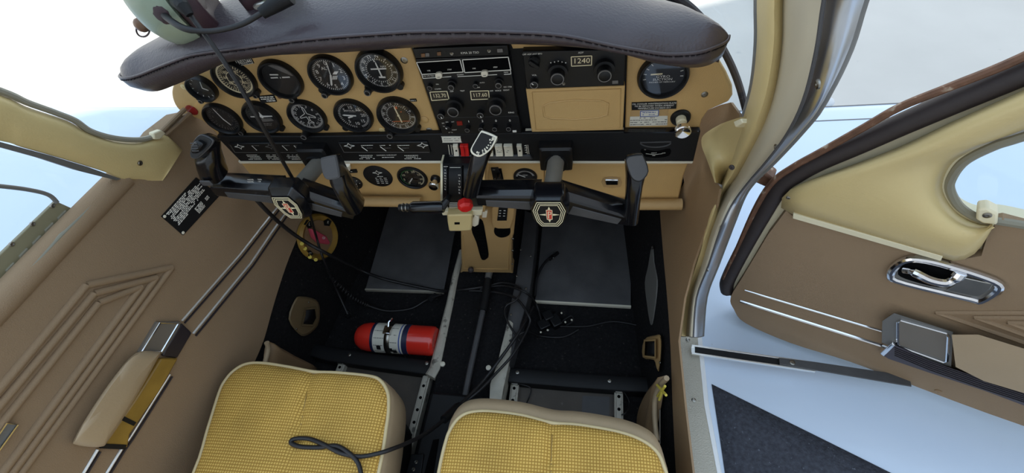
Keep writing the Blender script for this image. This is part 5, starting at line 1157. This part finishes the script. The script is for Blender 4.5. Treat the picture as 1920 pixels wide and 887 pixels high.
for (px, py), lb in (((1043, 286), 'square black sleeve where the right control shaft enters the panel'), ((597, 288), 'square black sleeve where the left control shaft enters the panel')):
    t = thing('shaft_sleeve', PYA(px, py, .012), lb, 'sleeve'); c = PYA(px, py, .012)
    build('housing', MB().loft([[c + X * a + Zv * b + AFT * d for a, b in rrect(w, h, .004, 3)] for w, h, d in ((.062, .060, 0), (.060, .058, .018), (.052, .050, .022))]), 'black_plastic', t)
    build('collar', MB().lathe_open(c + Zv * -.008 + AFT * .022, AFT, [(.017, 0), (.017, .004), (.021, .004), (.022, 0)], 24), 'black_satin', t)

# ================================================================== THROTTLE QUADRANT AND PEDESTAL
tq = thing('throttle_quadrant', PY(858, 355, 0), 'black curved throttle quadrant with slotted levers in the centre of the panel', 'throttle quadrant')
def qface(px, t_):      # curved face of the quadrant, t 0 top .. 1 bottom
    y = 306 + 92 * t_; return PY(px + 0.0 * t_, y, -.012 - .050 * math.sin(math.pi * (.15 + .75 * t_)))
def qstrip(x0, x1, nm, m, off=0.0, t0=0, t1=1, par=None):
    rows = []
    for i in range(13):
        s = t0 + (t1 - t0) * i / 12; a, b = qface(x0, s) + AFT * off, qface(x1, s) + AFT * off
        rows.append([V((a.x, .0, a.z)), a, b, V((b.x, .0, b.z))])
    return build(nm, MB().loft(rows), m, par or tq, smooth=60)
qstrip(829, 905, 'housing', 'black_plastic'); qstrip(826, 830, 'side_cheek', 'cream_light', .001); qstrip(905, 909, 'side_cheek', 'tan_paint', .001)
qstrip(838, 841.5, 'lever_slot', 'void_black', .0006, .05, .9); qstrip(866, 869.5, 'lever_slot', 'void_black', .0006, .05, .9); qstrip(842, 866, 'raised_center', 'black_satin', .003, .02, .8)
for i in range(7): 
    for x0, x1 in ((830, 840), (843, 878)): a, b = qface(x0, .78 + .028 * i) + AFT * .0036, qface(x1, .78 + .028 * i) + AFT * .0036; stroke(a, b, .0012, AFT, 'white_ink', tq, 'friction_lines')
for i, s in enumerate('THROTTLE'): text(s, qface(835, .14 + .055 * i) + AFT * .001, X, Zv, .0052, 'white_ink', tq)
for i, s in enumerate('MIXTURE'): text(s, qface(862, .22 + .06 * i) + AFT * .0035, X, Zv, .0062, 'white_ink', tq)
stroke(qface(832, .06) + AFT * .001, qface(840, .06) + AFT * .001, .001, AFT, 'white_ink', tq); stroke(qface(844, .06) + AFT * .0035, qface(864, .06) + AFT * .0035, .001, AFT, 'white_ink', tq)
th = thing('throttle_lever', PY(800, 388, -.05), 'black throttle lever with a horizontal ribbed handle, left of the quadrant', 'lever')
ta, tb = PY(770, 389, -.085), PY(832, 388, -.085)
build('handle', MB().lathe(ta, tb - ta, [(.0, 0), (.010, .001), (.0125, .006), (.0125, (tb - ta).length - .006), (.011, (tb - ta).length), (0, (tb - ta).length)], 20), 'black_gloss', th)
build('stem', MB().tube([ta - (tb - ta).normalized() * .024, ta + (tb - ta) * .05], .0075, 12), 'black_plastic', th)
for k in (.16, .3): c0 = ta - (tb - ta).normalized() * .022 * k * 2.5; build('collar_ring', MB().cyl(c0, c0 + (tb - ta).normalized() * .002, .009, seg=16), 'steel', th)
build('arm', MB().tube([tb - (tb - ta) * .06, PY(838, 376, -.075), PY(843, 366, -.06)], [.009, .007, .005], 10), 'black_plastic', th)
mx = thing('mixture_lever', PY(871, 385, -.07), 'red faceted mixture knob on the throttle quadrant', 'lever')
mc = PY(871, 385, -.085); build('knob', MB().lathe(mc - X * .002 + Yv * .012, (AFT * .9 + X * .25 - Zv * .1), [(.0, 0), (.010, .0), (.0155, .004), (.0155, .016), (.011, .021), (0, .022)], 8), 'red_plastic', mx, smooth=20, bevel=.0015)
build('arm', MB().tube([mc + Yv * .012, PY(868, 372, -.055)], .004, 8), 'black_plastic', mx)
qb = thing('alternate_air_box', PY(865, 418, -.04), 'cream plastic box with a slot under the throttle quadrant', 'box')
build('mount', MB().prism([PY(a, b, -.046) for a, b in ((827, 399), (903, 395), (908, 372), (900, 372), (880, 400))] if 0 else [PY(a, b, -.05) for a, b in ((827, 397), (905, 394), (903, 404), (830, 404))], (0, .045, 0)), 'cream_light', qb, bevel=.001)
bx = build('body', MB().prism([PY(a, b, -.062) for a, b in sp2([(838, 406), (842, 404), (882, 403), (885, 407), (884, 428), (880, 433), (846, 434), (841, 430)], 2, True)], (0, .05, 0)), 'cream_plastic', qb, bevel=.003)
build('slot', MB().prism([PY(a, b, -.0625) for a, b in ((852, 417), (862, 417), (862, 421), (852, 421))], (0, .002, 0)), 'void_black', bx)
clp = build('clip', MB().prism([PY(a, b, -.05) for a, b in ((884, 413), (890, 404), (898, 408), (897, 422), (890, 426), (885, 424))], (0, .02, 0)), 'white_plastic', qb, bevel=.002, label='pale clip on the side')
build('pin', MB().cyl(PY(892, 400, -.045), PY(893, 412, -.045), .0025), 'steel', qb); build('strap', MB().prism([PY(a, b, -.03) for a, b in ((905, 396), (914, 396), (912, 408), (904, 408))], (0, .004, 0)), 'white_plastic', qb)

pd = thing('pedestal', PY(915, 512, .05), 'tan pedestal with a black lever slot between the two footwells', 'pedestal')
def pq(a, b, off=0.0): return at(a, b, (0, -1, -.15), V((0, .055 - off, .1)))
pdo = sp2([(864, 436), (866, 507), (869, 510), (955, 512), (959, 508), (959, 456), (963, 440), (966, 400), (959, 381), (930, 374), (866, 376)], 2, True)
build('body', MB().prism([pq(a, b) for a, b in pdo], (0, .05, .0)), 'tan_vinyl', pd, bevel=.004)
build('seam', MB().tube([pq(a, b, .0005) for a, b in ((955, 384), (961, 402), (957, 440), (954, 458), (954, 505), (870, 503), (868, 440))], .0012, 6), 'tan_paint', pd, smooth=80)
build('lever_slot', MB().prism([pq(a, b, .002) for a, b in sp2([(884, 430), (895, 412), (905, 416), (911, 445), (916, 478), (912, 486), (906, 488), (901, 483), (893, 455)], 3, True)], (0, .004, 0)), 'void_black', pd, bevel=.001)
tb_ = MB()
for i in range(9):
    a, b = pq(888 + 1.9 * i, 424 + 6.6 * i, .003), pq(905 + 1.1 * i, 420 + 7 * i, .003); tb_.tube([a, b], .0022, 6)
build('slot_bellows', tb_, 'void_black', pd)
build('hump', MB().loft([[pq(a, b, o) for a, b in sp2([(926, 386), (958, 384), (963, 402), (957, 424), (953, 428), (926, 426), (923, 405)], 3, True)] for o in (0, .012)]), 'tan_vinyl', pd, bevel=.004, smooth=50)
rk = build('rocker_panel', MB().prism([pq(a, b, .014) for a, b in ((935, 390), (952, 390), (950, 414), (932, 414))], (0, .003, 0)), 'black_plastic', pd, bevel=.0006)
for j in range(3):
    for i in range(2): p = pq(938 + 8 * i - .5 * j, 395 + 5 * j, .0143); stroke(p - X * .0022, p + X * .0022, .0014, AFT, 'white_ink', rk)
build('round_port', MB().prism([pq(a, b, .003) for a, b in sp2([(926, 434), (930, 425), (942, 421), (954, 426), (957, 436), (952, 443), (940, 446), (930, 442)], 3, True)], (0, .004, 0)), 'void_black', pd, bevel=.001)
build('stop_knob', MB().ball(pq(883, 506, .012), .009, 14), 'rubber', pd)
for k in ((961.5, 448), (961, 470), (960.5, 495)): screw(pq(*k, .002), AFT, .003, pd)

# ================================================================== SEATS
def seat(pts, back, fwd, seam, z, label):
    out = [PZ(a, b, z) for a, b in pts] + [V((x, y, z)) for x, y in back]
    c = sum(out, V((0, 0, 0))) / len(out); t = thing('seat', V((c.x, c.y, .05)), label, 'seat')
    sp_ = spline(out, 4, True)
    def bulge(k, dz, f): return [V((p.x, p.y + f * max(0, min(1, (p.y - c.y) / .06)), p.z)) for p in inset(k, dz)]
    def inset(k, dz): return [V((c.x + (p.x - c.x) * k, c.y + (p.y - c.y) * k, p.z + dz)) for p in sp_]
    s0, s1 = PZ(*seam[0], z), PZ(*seam[1], z)
    def dome(k, dz):
        r = inset(k, dz)
        for p in r:
            d = abs((s1.y - s0.y) * p.x - (s1.x - s0.x) * p.y + s1.x * s0.y - s1.y * s0.x) / (s1 - s0).length
            p.z -= .009 * math.exp(-(d / .009) ** 2)
        return r
    rings = [dome(k, dz) for k, dz in ((.995, 0), (.97, .007), (.94, .011), (.9, .014), (.84, .017), (.77, .0185), (.7, .02), (.62, .0205), (.54, .021), (.45, .0215), (.36, .022), (.27, .022), (.18, .022), (.09, .022), (.02, .022))]
    build('seat_top', MB().loft(rings, cap=False).add(rings[-1], [tuple(range(len(rings[-1])))]), 'seat_weave', t, smooth=80, label='gold woven cloth top')
    sd = MB().loft([inset(.99, -.002), bulge(1.012, -.004, fwd * .4), bulge(1.035, -.018, fwd * .85), bulge(1.04, -.06, fwd), bulge(1.03, -.10, fwd * .8), inset(.99, -.125)])
    build('cushion', sd, 'seat_vinyl', t, smooth=70, label='beige vinyl side band')
    build('piping', MB().tube(inset(1.005, .001), .0038, 8, closed=True), 'piping', t, smooth=80, label='cream piping')
    sm_ = MB().tube([s0 + (s1 - s0) * k + Zv * (.0005 + (.021 * min(1, k * 4) if k < .25 else .0205) - .008) for k in [i / 12 for i in range(13)]], .0012, 6)
    build('center_seam', sm_, 'gold_strip', t)
    fr = [V((p.x, p.y, .0)) for p in inset(.86, 0)]
    build('seat_base', MB().loft([[V((p.x, p.y, z - .12)) for p in inset(.86, 0)], [V((p.x, p.y, .06)) for p in inset(.84, 0)]]), 'black_satin', t)
    return t
ls = [(365, 887), (392, 803), (413, 736), (424, 714), (440, 696), (462, 684), (492, 682), (540, 689), (588, 698), (632, 700), (690, 706), (712, 714), (726, 736), (728, 765), (724, 800), (709, 887)]
a0, a1 = PZ(365, 887, .34), PZ(709, 887, .34)
seat(ls, [(a1.x - .008, a1.y - .16), (a1.x - .03, a1.y - .36), (a0.x + .02, a0.y - .36), (a0.x - .01, a0.y - .16)], 0.0, ((588, 699), (555, 887)), .34, 'left gold woven seat cushion with a loop of black cord lying on it')
rs = [(824, 887), (838, 826), (846, 806), (858, 788), (876, 776), (905, 772), (945, 775), (984, 781), (1036, 794), (1086, 798), (1159, 811), (1203, 827), (1230, 848), (1243, 875), (1252, 915)]
b0, b1 = PZ(824, 887, .34), PZ(1252, 915, .34)
seat(rs, [(b1.x - .0, b1.y - .14), (b1.x - .03, b1.y - .32), (b0.x + .02, b0.y - .34), (b0.x, b0.y - .14)], 0.032, ((1036, 795), (1033, 900)), .34, 'right gold woven seat cushion next to the open door')

# ================================================================== FIRE EXTINGUISHER
A, B = PZ(668, 630, .055), PZ(818, 640, .055); d = (B - A).normalized(); Lx = (B - A).length
fe = thing('fire_extinguisher', PZ(745, 655, 0), 'red fire extinguisher bottle lying on the floor in front of the left seat', 'fire extinguisher')
R0 = .042
build('bottle', MB().lathe(A, d, [(0, .0), (.018, .002), (.031, .011), (.039, .026), (R0, .045), (R0, Lx - .012), (R0 * .96, Lx - .004), (R0 * .86, Lx), (0, Lx)], 40, ref=Zv), 'red_paint', fe)
sde = d.cross(Zv).normalized()
def band(h0, h1, m, nm, rr=.0006, a0=0, a1=360, par=None):
    rows = []
    for h in (h0, h1): rows.append([A + d * h + (Zv * math.cos(math.radians(a0 + (a1 - a0) * k / 32)) + sde * math.sin(math.radians(a0 + (a1 - a0) * k / 32))) * (R0 + rr) for k in range(33)])
    return build(nm, MB().grid(rows), m, par or fe, solid=.0004 if 0 else 0)
lb = band(Lx * .26, Lx * .70, 'paper', 'label_sheet', .0006, -60, 130); band(Lx * .25, Lx * .285, 'navy', 'label_border', .0008, -60, 130); band(Lx * .635, Lx * .70, 'navy', 'label_border', .0010, -60, 130); band(Lx * .60, Lx * .615, 'blue_ink', 'label_stripe', .001, -60, 130)
def onb(h, a): return A + d * h + (Zv * math.cos(math.radians(a)) + sde * math.sin(math.radians(a))) * (R0 + .0011), (Zv * math.cos(math.radians(a)) + sde * math.sin(math.radians(a)))
for k in range(9):
    p, nn = onb(Lx * (.36 if k % 2 else .52), -18 + 14 * k); u = d; v = u.cross(nn) * -1
    dashes(p, u, nn.cross(u), nn, .03, .003, 'gray_ink', lb, 200 + k)
for h_, a_ in ((.36, 62), (.50, 70), (.55, 78)):
    p, nn = onb(Lx * h_, a_); u, v = d, nn.cross(d)
    build('pictogram', MB().prism([p - u * .006 - v * .007, p + u * .006 - v * .007, p + u * .006 + v * .007, p - u * .006 + v * .007], nn * .0004), 'black_satin', lb)
sb = []
for k in range(41): a_ = math.radians(9 * k); sb.append([A + d * (Lx * .46 + w_) + (Zv * math.cos(a_) + sde * math.sin(a_)) * (R0 + .002) for w_ in (-.008, .008)])
build('strap', MB().grid(sb), 'steel', fe, solid=.001, label='metal clamp strap')
p, nn = onb(Lx * .46, -5); lv = build('clamp_lever', MB().box(p + nn * .002, d, nn.cross(d), nn, .022, .026, .007), 'chrome', fe, bevel=.002)
build('latch', MB().tube([p + nn * .006 - sde * .01, p + nn * .012 - sde * .02, p + nn * .010 - sde * .034 + d * .006], .0035, 8), 'chrome', lv)
build('bracket', MB().prism([PZ(a, b, .004) for a, b in ((715, 630), (760, 632), (765, 668), (715, 664))], (0, 0, .006)), 'black_satin', fe)

# ================================================================== FUEL SELECTOR, CUPS, POCKETS
fs_ = thing('fuel_selector', PL(595, 443, .0), 'round tan fuel selector with a pink handle low on the left wall', 'fuel selector')
# its plate faces into the cabin; shape follows the round cover seen low on the side wall
cc = PL(595, 444, .003)
ucx, vcx = (PL(629, 440, .003) - cc), (PL(592, 400, .003) - cc)
def ell(k, off, n_=36): return [cc + LN * off + (ucx * math.cos(2 * math.pi * i / n_) + vcx * math.sin(2 * math.pi * i / n_)) * k for i in range(n_)]
build('cover', MB().loft([ell(1.0, 0), ell(1.0, .008), ell(.92, .013), ell(.80, .010), ell(.75, .005), ell(.3, .004)]), 'gold_strip', fs_, smooth=50)
cent = build('dial', MB().loft([ell(.74, .004), ell(.72, .0065), ell(.1, .0065)]), 'brown_vinyl', fs_, smooth=40)
hd = [PL(a, b, .022) for a, b in ((584, 429), (592, 431), (612, 442), (620, 455), (617, 459), (600, 456), (590, 446))]
hh = build('handle', MB().prism(hd, -LN * .014), 'pink_plastic', fs_, bevel=.003, label='pink pointer handle')
build('hub_pin', MB().cyl(PL(607, 446, .022), PL(607, 446, .026), .0045, seg=14), 'red_lens', hh)
for pts, s in ((((571, 421), (577, 412), (585, 416), (588, 425), (580, 428)), 'L'), (((609, 415), (615, 409), (622, 415), (618, 424), (610, 423)), 'R'), (((576, 470), (583, 470), (588, 477), (580, 481)), 'OFF')):
    tg = build('position_tag', MB().prism([PL(a, b, .0155) for a, b in pts], -LN * .004), 'black_satin', fs_); cx = sum(a for a, b in pts) / len(pts); cy = sum(b for a, b in pts) / len(pts)
    text(s, PL(cx, cy, .0158), PL(cx + 5, cy + 1, .0158) - PL(cx, cy, .0158), PL(cx + 1, cy - 5, .0158) - PL(cx, cy, .0158), .012 if len(s) < 2 else .006, 'white_ink', tg)
for a, b in ((566, 457), (572, 466), (581, 482), (592, 487)): build('notch', MB().cyl(PL(a, b, .011), PL(a, b, .0165), .005, seg=14), 'yellow_thread', fs_)
def cup(PF, N, outer, inner, label, name, screws, m):
    t = thing(name, PF(*outer[0]), label, 'vent'); c = V((sum(a for a, b in outer) / len(outer), sum(b for a, b in outer) / len(outer), 0))
    o_ = sp2(outer, 3, True); build('plate', MB().loft([[PF(a, b, h) for a, b in [(c.x + (a - c.x) * k, c.y + (b - c.y) * k) for a, b in o_]] for k, h in ((1, 0), (1, .006), (.9, .010))]), m, t, smooth=40)
    i_ = [(a + (c_ - a) * k / 4, b + (d_ - b) * k / 4) for (a, b), (c_, d_) in zip(inner, inner[1:] + inner[:1]) for k in range(4)]; ci = V((sum(a for a, b in inner) / len(inner), sum(b for a, b in inner) / len(inner), 0))
    rr = lambda k, h: [PF(ci.x + (a - ci.x) * k, ci.y + (b - ci.y) * k, h) for a, b in i_]
    build('rim', MB().loft([rr(1.35, .008), rr(1.3, .018), rr(1.08, .018), rr(1.0, .011)], cap=False), m, t, smooth=40)
    build('opening', MB().add(rr(1.05, .0112), [tuple(range(len(i_)))]), 'black_satin', t, solid=.001)
    for a, b in screws: screw(PF(a, b, .0105), N, .003, t)
    return t
cup(PL, LN, [(541, 598), (553, 562), (565, 556), (592, 562), (600, 580), (596, 610), (575, 629), (560, 626)], [(574, 582), (590, 580), (592, 596), (586, 608), (569, 607), (573, 592)], 'brown plastic vent plate with a square opening on the lower left wall', 'kick_vent', [(579, 567), (556, 617)], 'vent_brown')
cup(PR, RN, [(1208, 637), (1228, 629), (1239, 630), (1240, 660), (1236, 695), (1231, 690), (1226, 675), (1205, 670)], [(1210, 641), (1227, 640), (1227, 668), (1209, 666)], 'tan plastic vent box with a square opening on the lower right wall', 'kick_vent', [(1237, 680)], 'tan_vinyl')
def pocket(pts, fold, PF, N, label, h):
    t = thing('map_pocket', PF(*pts[0]), label, 'pocket'); p_ = spline([PF(a, b, .004) for a, b in pts], 3, True); c = sum(p_, V((0, 0, 0))) / len(p_)
    build('panel', MB().loft([p_, [p.lerp(c, .06) + N * h * .7 for p in p_], [p.lerp(c, .35) + N * h for p in p_], [p.lerp(c, .9) + N * h * .8 for p in p_]]), 'brown_vinyl', t, smooth=60)
    build('hem', MB().tube(spline([PF(a, b, h * .9) for a, b in fold], 5), .006, 8), 'seat_vinyl', t, smooth=70); return t
pocket([(500, 642), (515, 648), (545, 665), (590, 690), (560, 705), (505, 700), (494, 680)], [(500, 642), (503, 655), (497, 680)], PL, LN, 'brown vinyl map pocket low on the left wall beside the left seat', .02)
pk = pocket([(1248, 708), (1242, 712), (1220, 740), (1206, 775), (1204, 810), (1222, 840), (1232, 800), (1240, 760)], [(1250, 709), (1236, 726), (1228, 750), (1228, 790), (1232, 826)], PR, RN, 'brown vinyl map pocket with a yellow cross on the right wall beside the right seat', .022)
for a, b in (((1232, 722), (1249, 741)), ((1247, 724), (1233, 743)), ((1241, 736), (1236, 750))): build('yellow_cross', MB().tube([PR(*a, .03), PR(*b, .03)], .0028, 8), 'yellow_thread', pk)
build('pin', MB().tube([PR(1237, 768, .014), PR(1237, 832, .014)], .0016, 6), 'steel', pk)

# ================================================================== HEADSET
hs = thing('headset', PZ(340, 70, .93), 'mint green aviation headset resting on the left of the glareshield', 'headset')
def cupE(c, axis, r, dpt, nm, par):
    a = V(axis).normalized(); u = a.cross(Zv).normalized(); w = a.cross(u); rings = []
    for k in range(9):
        s = k / 8; rr = math.sqrt(max(0, 1 - (1 - s) ** 2.2)) * .98 + .02
        rings.append([c - a * dpt * (1 - s) + (u * math.cos(2 * math.pi * i / 32) * .86 + w * math.sin(2 * math.pi * i / 32)) * r * rr for i in range(32)])
    return build(nm, MB().loft(rings), 'mint', par, smooth=60), a, u, w
c1 = PY(341, 6, -.055) + V((.004, 0, .012)); ax1 = V((.82, .42, .10))
e1, a_, u_, w_ = cupE(c1, ax1, .068, .062, 'ear_cup', hs)
def seal_ring(c, a, u, w, r, nm):
    rows = []
    for k in range(9):
        an = math.pi * k / 8; rr = r * (.80 + .22 * math.sin(an)); h = .030 * (1 - math.cos(an)) / 2
        rows.append([c + a * h + (u * math.cos(2 * math.pi * i / 32) * .86 + w * math.sin(2 * math.pi * i / 32)) * rr for i in range(32)])
    rows.append([c + a * .02 + (u * math.cos(2 * math.pi * i / 32) * .86 + w * math.sin(2 * math.pi * i / 32)) * r * .4 for i in range(32)])
    return build(nm, MB().loft(rows), 'plum_vinyl', hs, smooth=70, label='dark plum ear seal')
seal_ring(c1, a_, u_, w_, .069, 'ear_seal')
c2 = PY(462, -18, -.02) + V((.01, .02, .01)); ax2 = -ax1
e2, b_, ub, wb = cupE(c2, ax2, .058, .05, 'ear_cup', hs); seal_ring(c2, b_, ub, wb, .060, 'ear_seal')
hb_ = []
up_ = V((.0, .25, 1)).normalized()
q1, q2 = c1 - a_ * .03, c2 - b_ * .03; m_ = (q1 + q2) / 2
for k in range(17): an = math.pi * k / 16; hb_.append(m_ + (q1 - m_) * math.cos(an) + up_ * .13 * math.sin(an))
build('headband', MB().tube(hb_, .009, 10), 'plum_vinyl', hs, smooth=70)
# mic swivel and boom
ms = PY(303, 24, -.105); build('boom_swivel', MB().ball(ms, (.018, .010, .020), 18), 'plum_vinyl', hs, label='dark boom swivel')
bm_ = spline([ms, PY(322, 40, -.125), PY(352, 55, -.135), PY(400, 58, -.13), PY(452, 46, -.12), PY(490, 25, -.11), PY(525, 5, -.10)], 6); build('mic_boom', MB().tube(bm_, [.0042] * 14 + [.0034] * 23, 10), 'cord', hs, smooth=70)
build('microphone', MB().tube([PY(490, 25, -.112), PY(520, 6, -.10), PY(545, -6, -.095)], [.007, .0095, .009], 12), 'black_satin', hs)
build('boom_end', MB().ball(PY(265, 47, -.075), (.010, .008, .010), 14), 'amber_lens', hs, label='tan adjustment knob'); rg = [PY(268 + 12.5 * math.cos(math.radians(k)), 56 + 13 * math.sin(math.radians(k)), -.076) for k in range(-40, 230, 18)]
build('wire_ring', MB().tube(rg, .0012, 6), 'plum_vinyl', hs)
build('clip', MB().prism([PY(a, b, -.09) for a, b in sp2([(340, 74), (352, 66), (362, 64), (360, 74), (348, 80)], 2, True)], (0, .008, 0)), 'aluminium', hs, bevel=.002)
build('clip', MB().prism([PY(a, b, -.06) for a, b in sp2([(472, 12), (490, 5), (496, 14), (482, 21)], 2, True)], (0, .008, 0)), 'aluminium', hs, bevel=.002)
for a, b in (((272, 42), (280, 32)), ((277, 45), (288, 36)), ((283, 41), (292, 29))): pass
def on_cup(i, k): return c1 - a_ * .062 * (1 - k) * 1.02 + (u_ * math.cos(i) * .86 + w_ * math.sin(i)) * .068 * (math.sqrt(max(0, 1 - (1 - k) ** 2.2)) + .01)
for seq in ([(3.5, .5), (3.6, .62), (3.75, .6), (3.8, .5)], [(3.3, .55), (3.42, .70), (3.6, .72)], [(3.25, .66), (3.5, .66)]):
    build('scrawl', MB().tube([on_cup(i, k) for i, k in seq], .0011, 6), 'charcoal', e1)

# ================================================================== CORDS AND CABLES
def cord(name, pts, r, label, m='cord', n=7, cat='cable', ends=()):
    c = tag(build(name, MB().tube(spline(pts, n), r, 8), m, None, smooth=80), label, cat); return c
hc = cord('headset_cable', [PY(340, 6, -.11), PY(430, 130, -.145), PY(500, 250, -.15), PY(546, 330, -.11), PY(560, 352, -.07), PY(578, 392, -.05), V(PL(592, 440, .045)), V(PL(606, 485, .06)), PZ(629, 539, .12), PZ(652, 589, .055)], .0031, 'straight black cord hanging from the headset past the left control wheel to the floor')
build('strain_relief', MB().tube([PY(334, 2, -.105), PY(345, 14, -.118), PY(356, 28, -.122)], [.010, .008, .005], 10), 'black_satin', hc)
build('hook', MB().tube([PZ(647, 590, .05), PZ(654, 583, .06), PZ(659, 592, .06), PZ(652, 598, .05), PZ(646, 592, .045)], .002, 8), 'chrome', hc)
cord('intercom_cable', [PY(470, 362, -.05), PY(500, 395, -.05), V(PL(535, 427, .04)), V(PL(575, 455, .05)), V(PL(618, 478, .08)), PZ(672, 505, .09), PZ(720, 523, .06), PZ(780, 537, .03), PZ(830, 546, .02), PZ(870, 543, .065), PZ(905, 538, .065)], .0048, 'thick black cord from behind the left control wheel across the left footwell')
cl_ = []
axp = spline([PZ(592, 490, .16), PZ(625, 525, .12), PZ(660, 557, .06), PZ(690, 573, .025)], 40); 
prev = None
for i, p in enumerate(axp):
    t_ = (axp[min(i + 1, len(axp) - 1)] - axp[max(i - 1, 0)]).normalized(); u = (Zv - t_ * t_.z).normalized(); v = t_.cross(u); an = i * 1.15
    cl_.append(p + (u * math.cos(an) + v * math.sin(an)) * .006)
co = tag(build('coiled_cable', MB().tube(cl_, .0022, 6), 'hose', None, smooth=80), 'coiled black cord sagging from the fuel selector to the floor', 'cable')
build('straight_tail', MB().tube(spline([PZ(690, 573, .022), PZ(725, 583, .012), PZ(770, 579, .012), PZ(800, 563, .02), PZ(828, 552, .05)], 6), .0028, 8), 'hose', co)
build('junction', MB().loft([[PZ(a, b, .02 + z) for a, b in ((800, 560), (815, 549), (822, 553), (808, 566))] for z in (0, .012)]), 'black_satin', co, bevel=.002)
TZ = tz + .006
cord('tunnel_cable', [PZ(905, 540, TZ), PZ(945, 536, TZ + .01), PZ(985, 548, .10), PZ(1005, 570, .03), PZ(1015, 600, .02)], .0034, 'upper black cable crossing the tunnel and the grey channel')
cord('tunnel_cable', [PZ(880, 545, TZ), PZ(930, 548, TZ + .008), PZ(968, 560, .095), PZ(990, 590, .10), PZ(992, 610, .09), PZ(965, 660, .10), PZ(930, 700, TZ + .04), PZ(890, 740, .115), PZ(840, 775, .115)], .0036, 'long black cable running down the grey channel to the cover between the seats')
cord('tunnel_cable', [PZ(900, 543, TZ), PZ(940, 530, TZ + .01), PZ(975, 540, .095), PZ(968, 562, .1), PZ(948, 575, TZ + .03), PZ(950, 600, TZ + .03), PZ(975, 640, .09)], .003, 'looped thin black cable on the tunnel below the tan pedestal')
cord('tunnel_cable', [PZ(955, 640, .09), PZ(985, 622, .09), PZ(1010, 630, .02), PZ(1055, 632, .008), PZ(1085, 618, .008)], .0028, 'short black cable on the right floor below the plug block')
cord('tunnel_cable', [PZ(1050, 612, .012), PZ(1100, 612, .008), PZ(1150, 603, .008), PZ(1205, 612, .012)], .0024, 'thin black wire running right from the plug block across the floor')
jk = cord('jack_lead', [PZ(1003, 555, .03), PZ(1007, 520, .035), PZ(1022, 492, .03), PZ(1040, 478, .024)], .0042, 'short black lead lying on the right footwell mat')
build('plug', MB().tube([PZ(1030, 486, .028), PZ(1046, 474, .022)], [.0065, .0055], 12), 'black_plastic', jk); build('plug_tip', MB().ball(PZ(1037, 483, .036), .0035, 10), 'chrome', jk)
pb = thing('plug_block', PZ(1035, 610, 0), 'black connector block with white marks on the right floor', 'connector')
d1 = (PZ(1055, 598, .02) - PZ(1005, 622, .02)).normalized(); s1 = d1.cross(Zv)
for i, (px, py, L, W) in enumerate(((1020, 612, .034, .03), (1042, 606, .03, .04), (1028, 598, .03, .03))): build('connector', MB().box(PZ(px, py, .002), d1, s1, Zv, L, W, .022 + .004 * i), 'black_plastic', pb, bevel=.003)
for a, b in ((1014, 623), (1027, 619), (1053, 587), (1072, 600), (1060, 604)): build('contact', MB().ball(PZ(a, b, .03), .0032, 10), 'white_plastic', pb)
build('cord_loop', MB().tube(spline([PZ(1052, 604, .02), PZ(1070, 592, .02), PZ(1075, 602, .02), PZ(1062, 610, .02)], 6), .002, 6), 'cord', pb)
SZ = .34 + .0245
cord('looped_cable', [PZ(679, 900, SZ + .002), PZ(672, 870, SZ + .002), PZ(655, 850, SZ + .005), PZ(630, 836, SZ + .004), PZ(600, 839, SZ), PZ(565, 838, SZ), PZ(546, 831, SZ), PZ(552, 823, SZ), PZ(580, 823, SZ), PZ(608, 834, SZ + .003), PZ(640, 850, SZ + .004), PZ(675, 856, SZ), PZ(710, 850, SZ - .004), PZ(735, 842, .345), PZ(765, 830, .30), PZ(800, 812, .24), PZ(835, 785, .18), PZ(870, 752, .13), PZ(905, 715, .10), PZ(940, 670, .10), PZ(975, 620, .10), PZ(1000, 575, .07)], .0042, 'black cord looped on the left seat and running forward between the seats')
cn = thing('cord_connector', PZ(845, 775, .17), 'black inline connector on the cord between the two seats', 'connector'); build('body', MB().tube([PZ(832, 787, .185), PZ(858, 763, .15)], .010, 12), 'black_plastic', cn, bevel=.001); build('grip_ring', MB().tube([PZ(855, 766, .154), PZ(862, 759, .145)], .0075, 12), 'black_satin', cn)
cord('floor_wire', [PZ(652, 500, .01), PZ(650, 520, .008), PZ(660, 533, .008)], .0018, 'thin curled black wire on the left floor beside the grey mat')
cord('rail_wire', [PZ(975, 720, .035), PZ(995, 728, .03), PZ(992, 745, .02), PZ(985, 760, .035)], .0018, 'thin black wire looped by the left rail of the right seat')
cord('rail_wire', [PZ(1170, 735, .035), PZ(1180, 755, .02), PZ(1172, 775, .035), PZ(1145, 782, .02)], .0018, 'thin black wire looped by the right rail of the right seat')
# loose bits lying on the carpet
for i, (a, b) in enumerate(((686, 468), (684, 444))): tag(build('floor_fitting', MB().lathe(PZ(a, b, .001), Zv, [(.004, 0), (.004, .003), (.002, .005), (0, .005)], 10), 'steel'), ('lower of two small metal fittings on the carpet left of the left mat', 'upper of two small metal fittings on the carpet left of the left mat')[i], 'fitting')
flush()
bpy.context.view_layer.update()
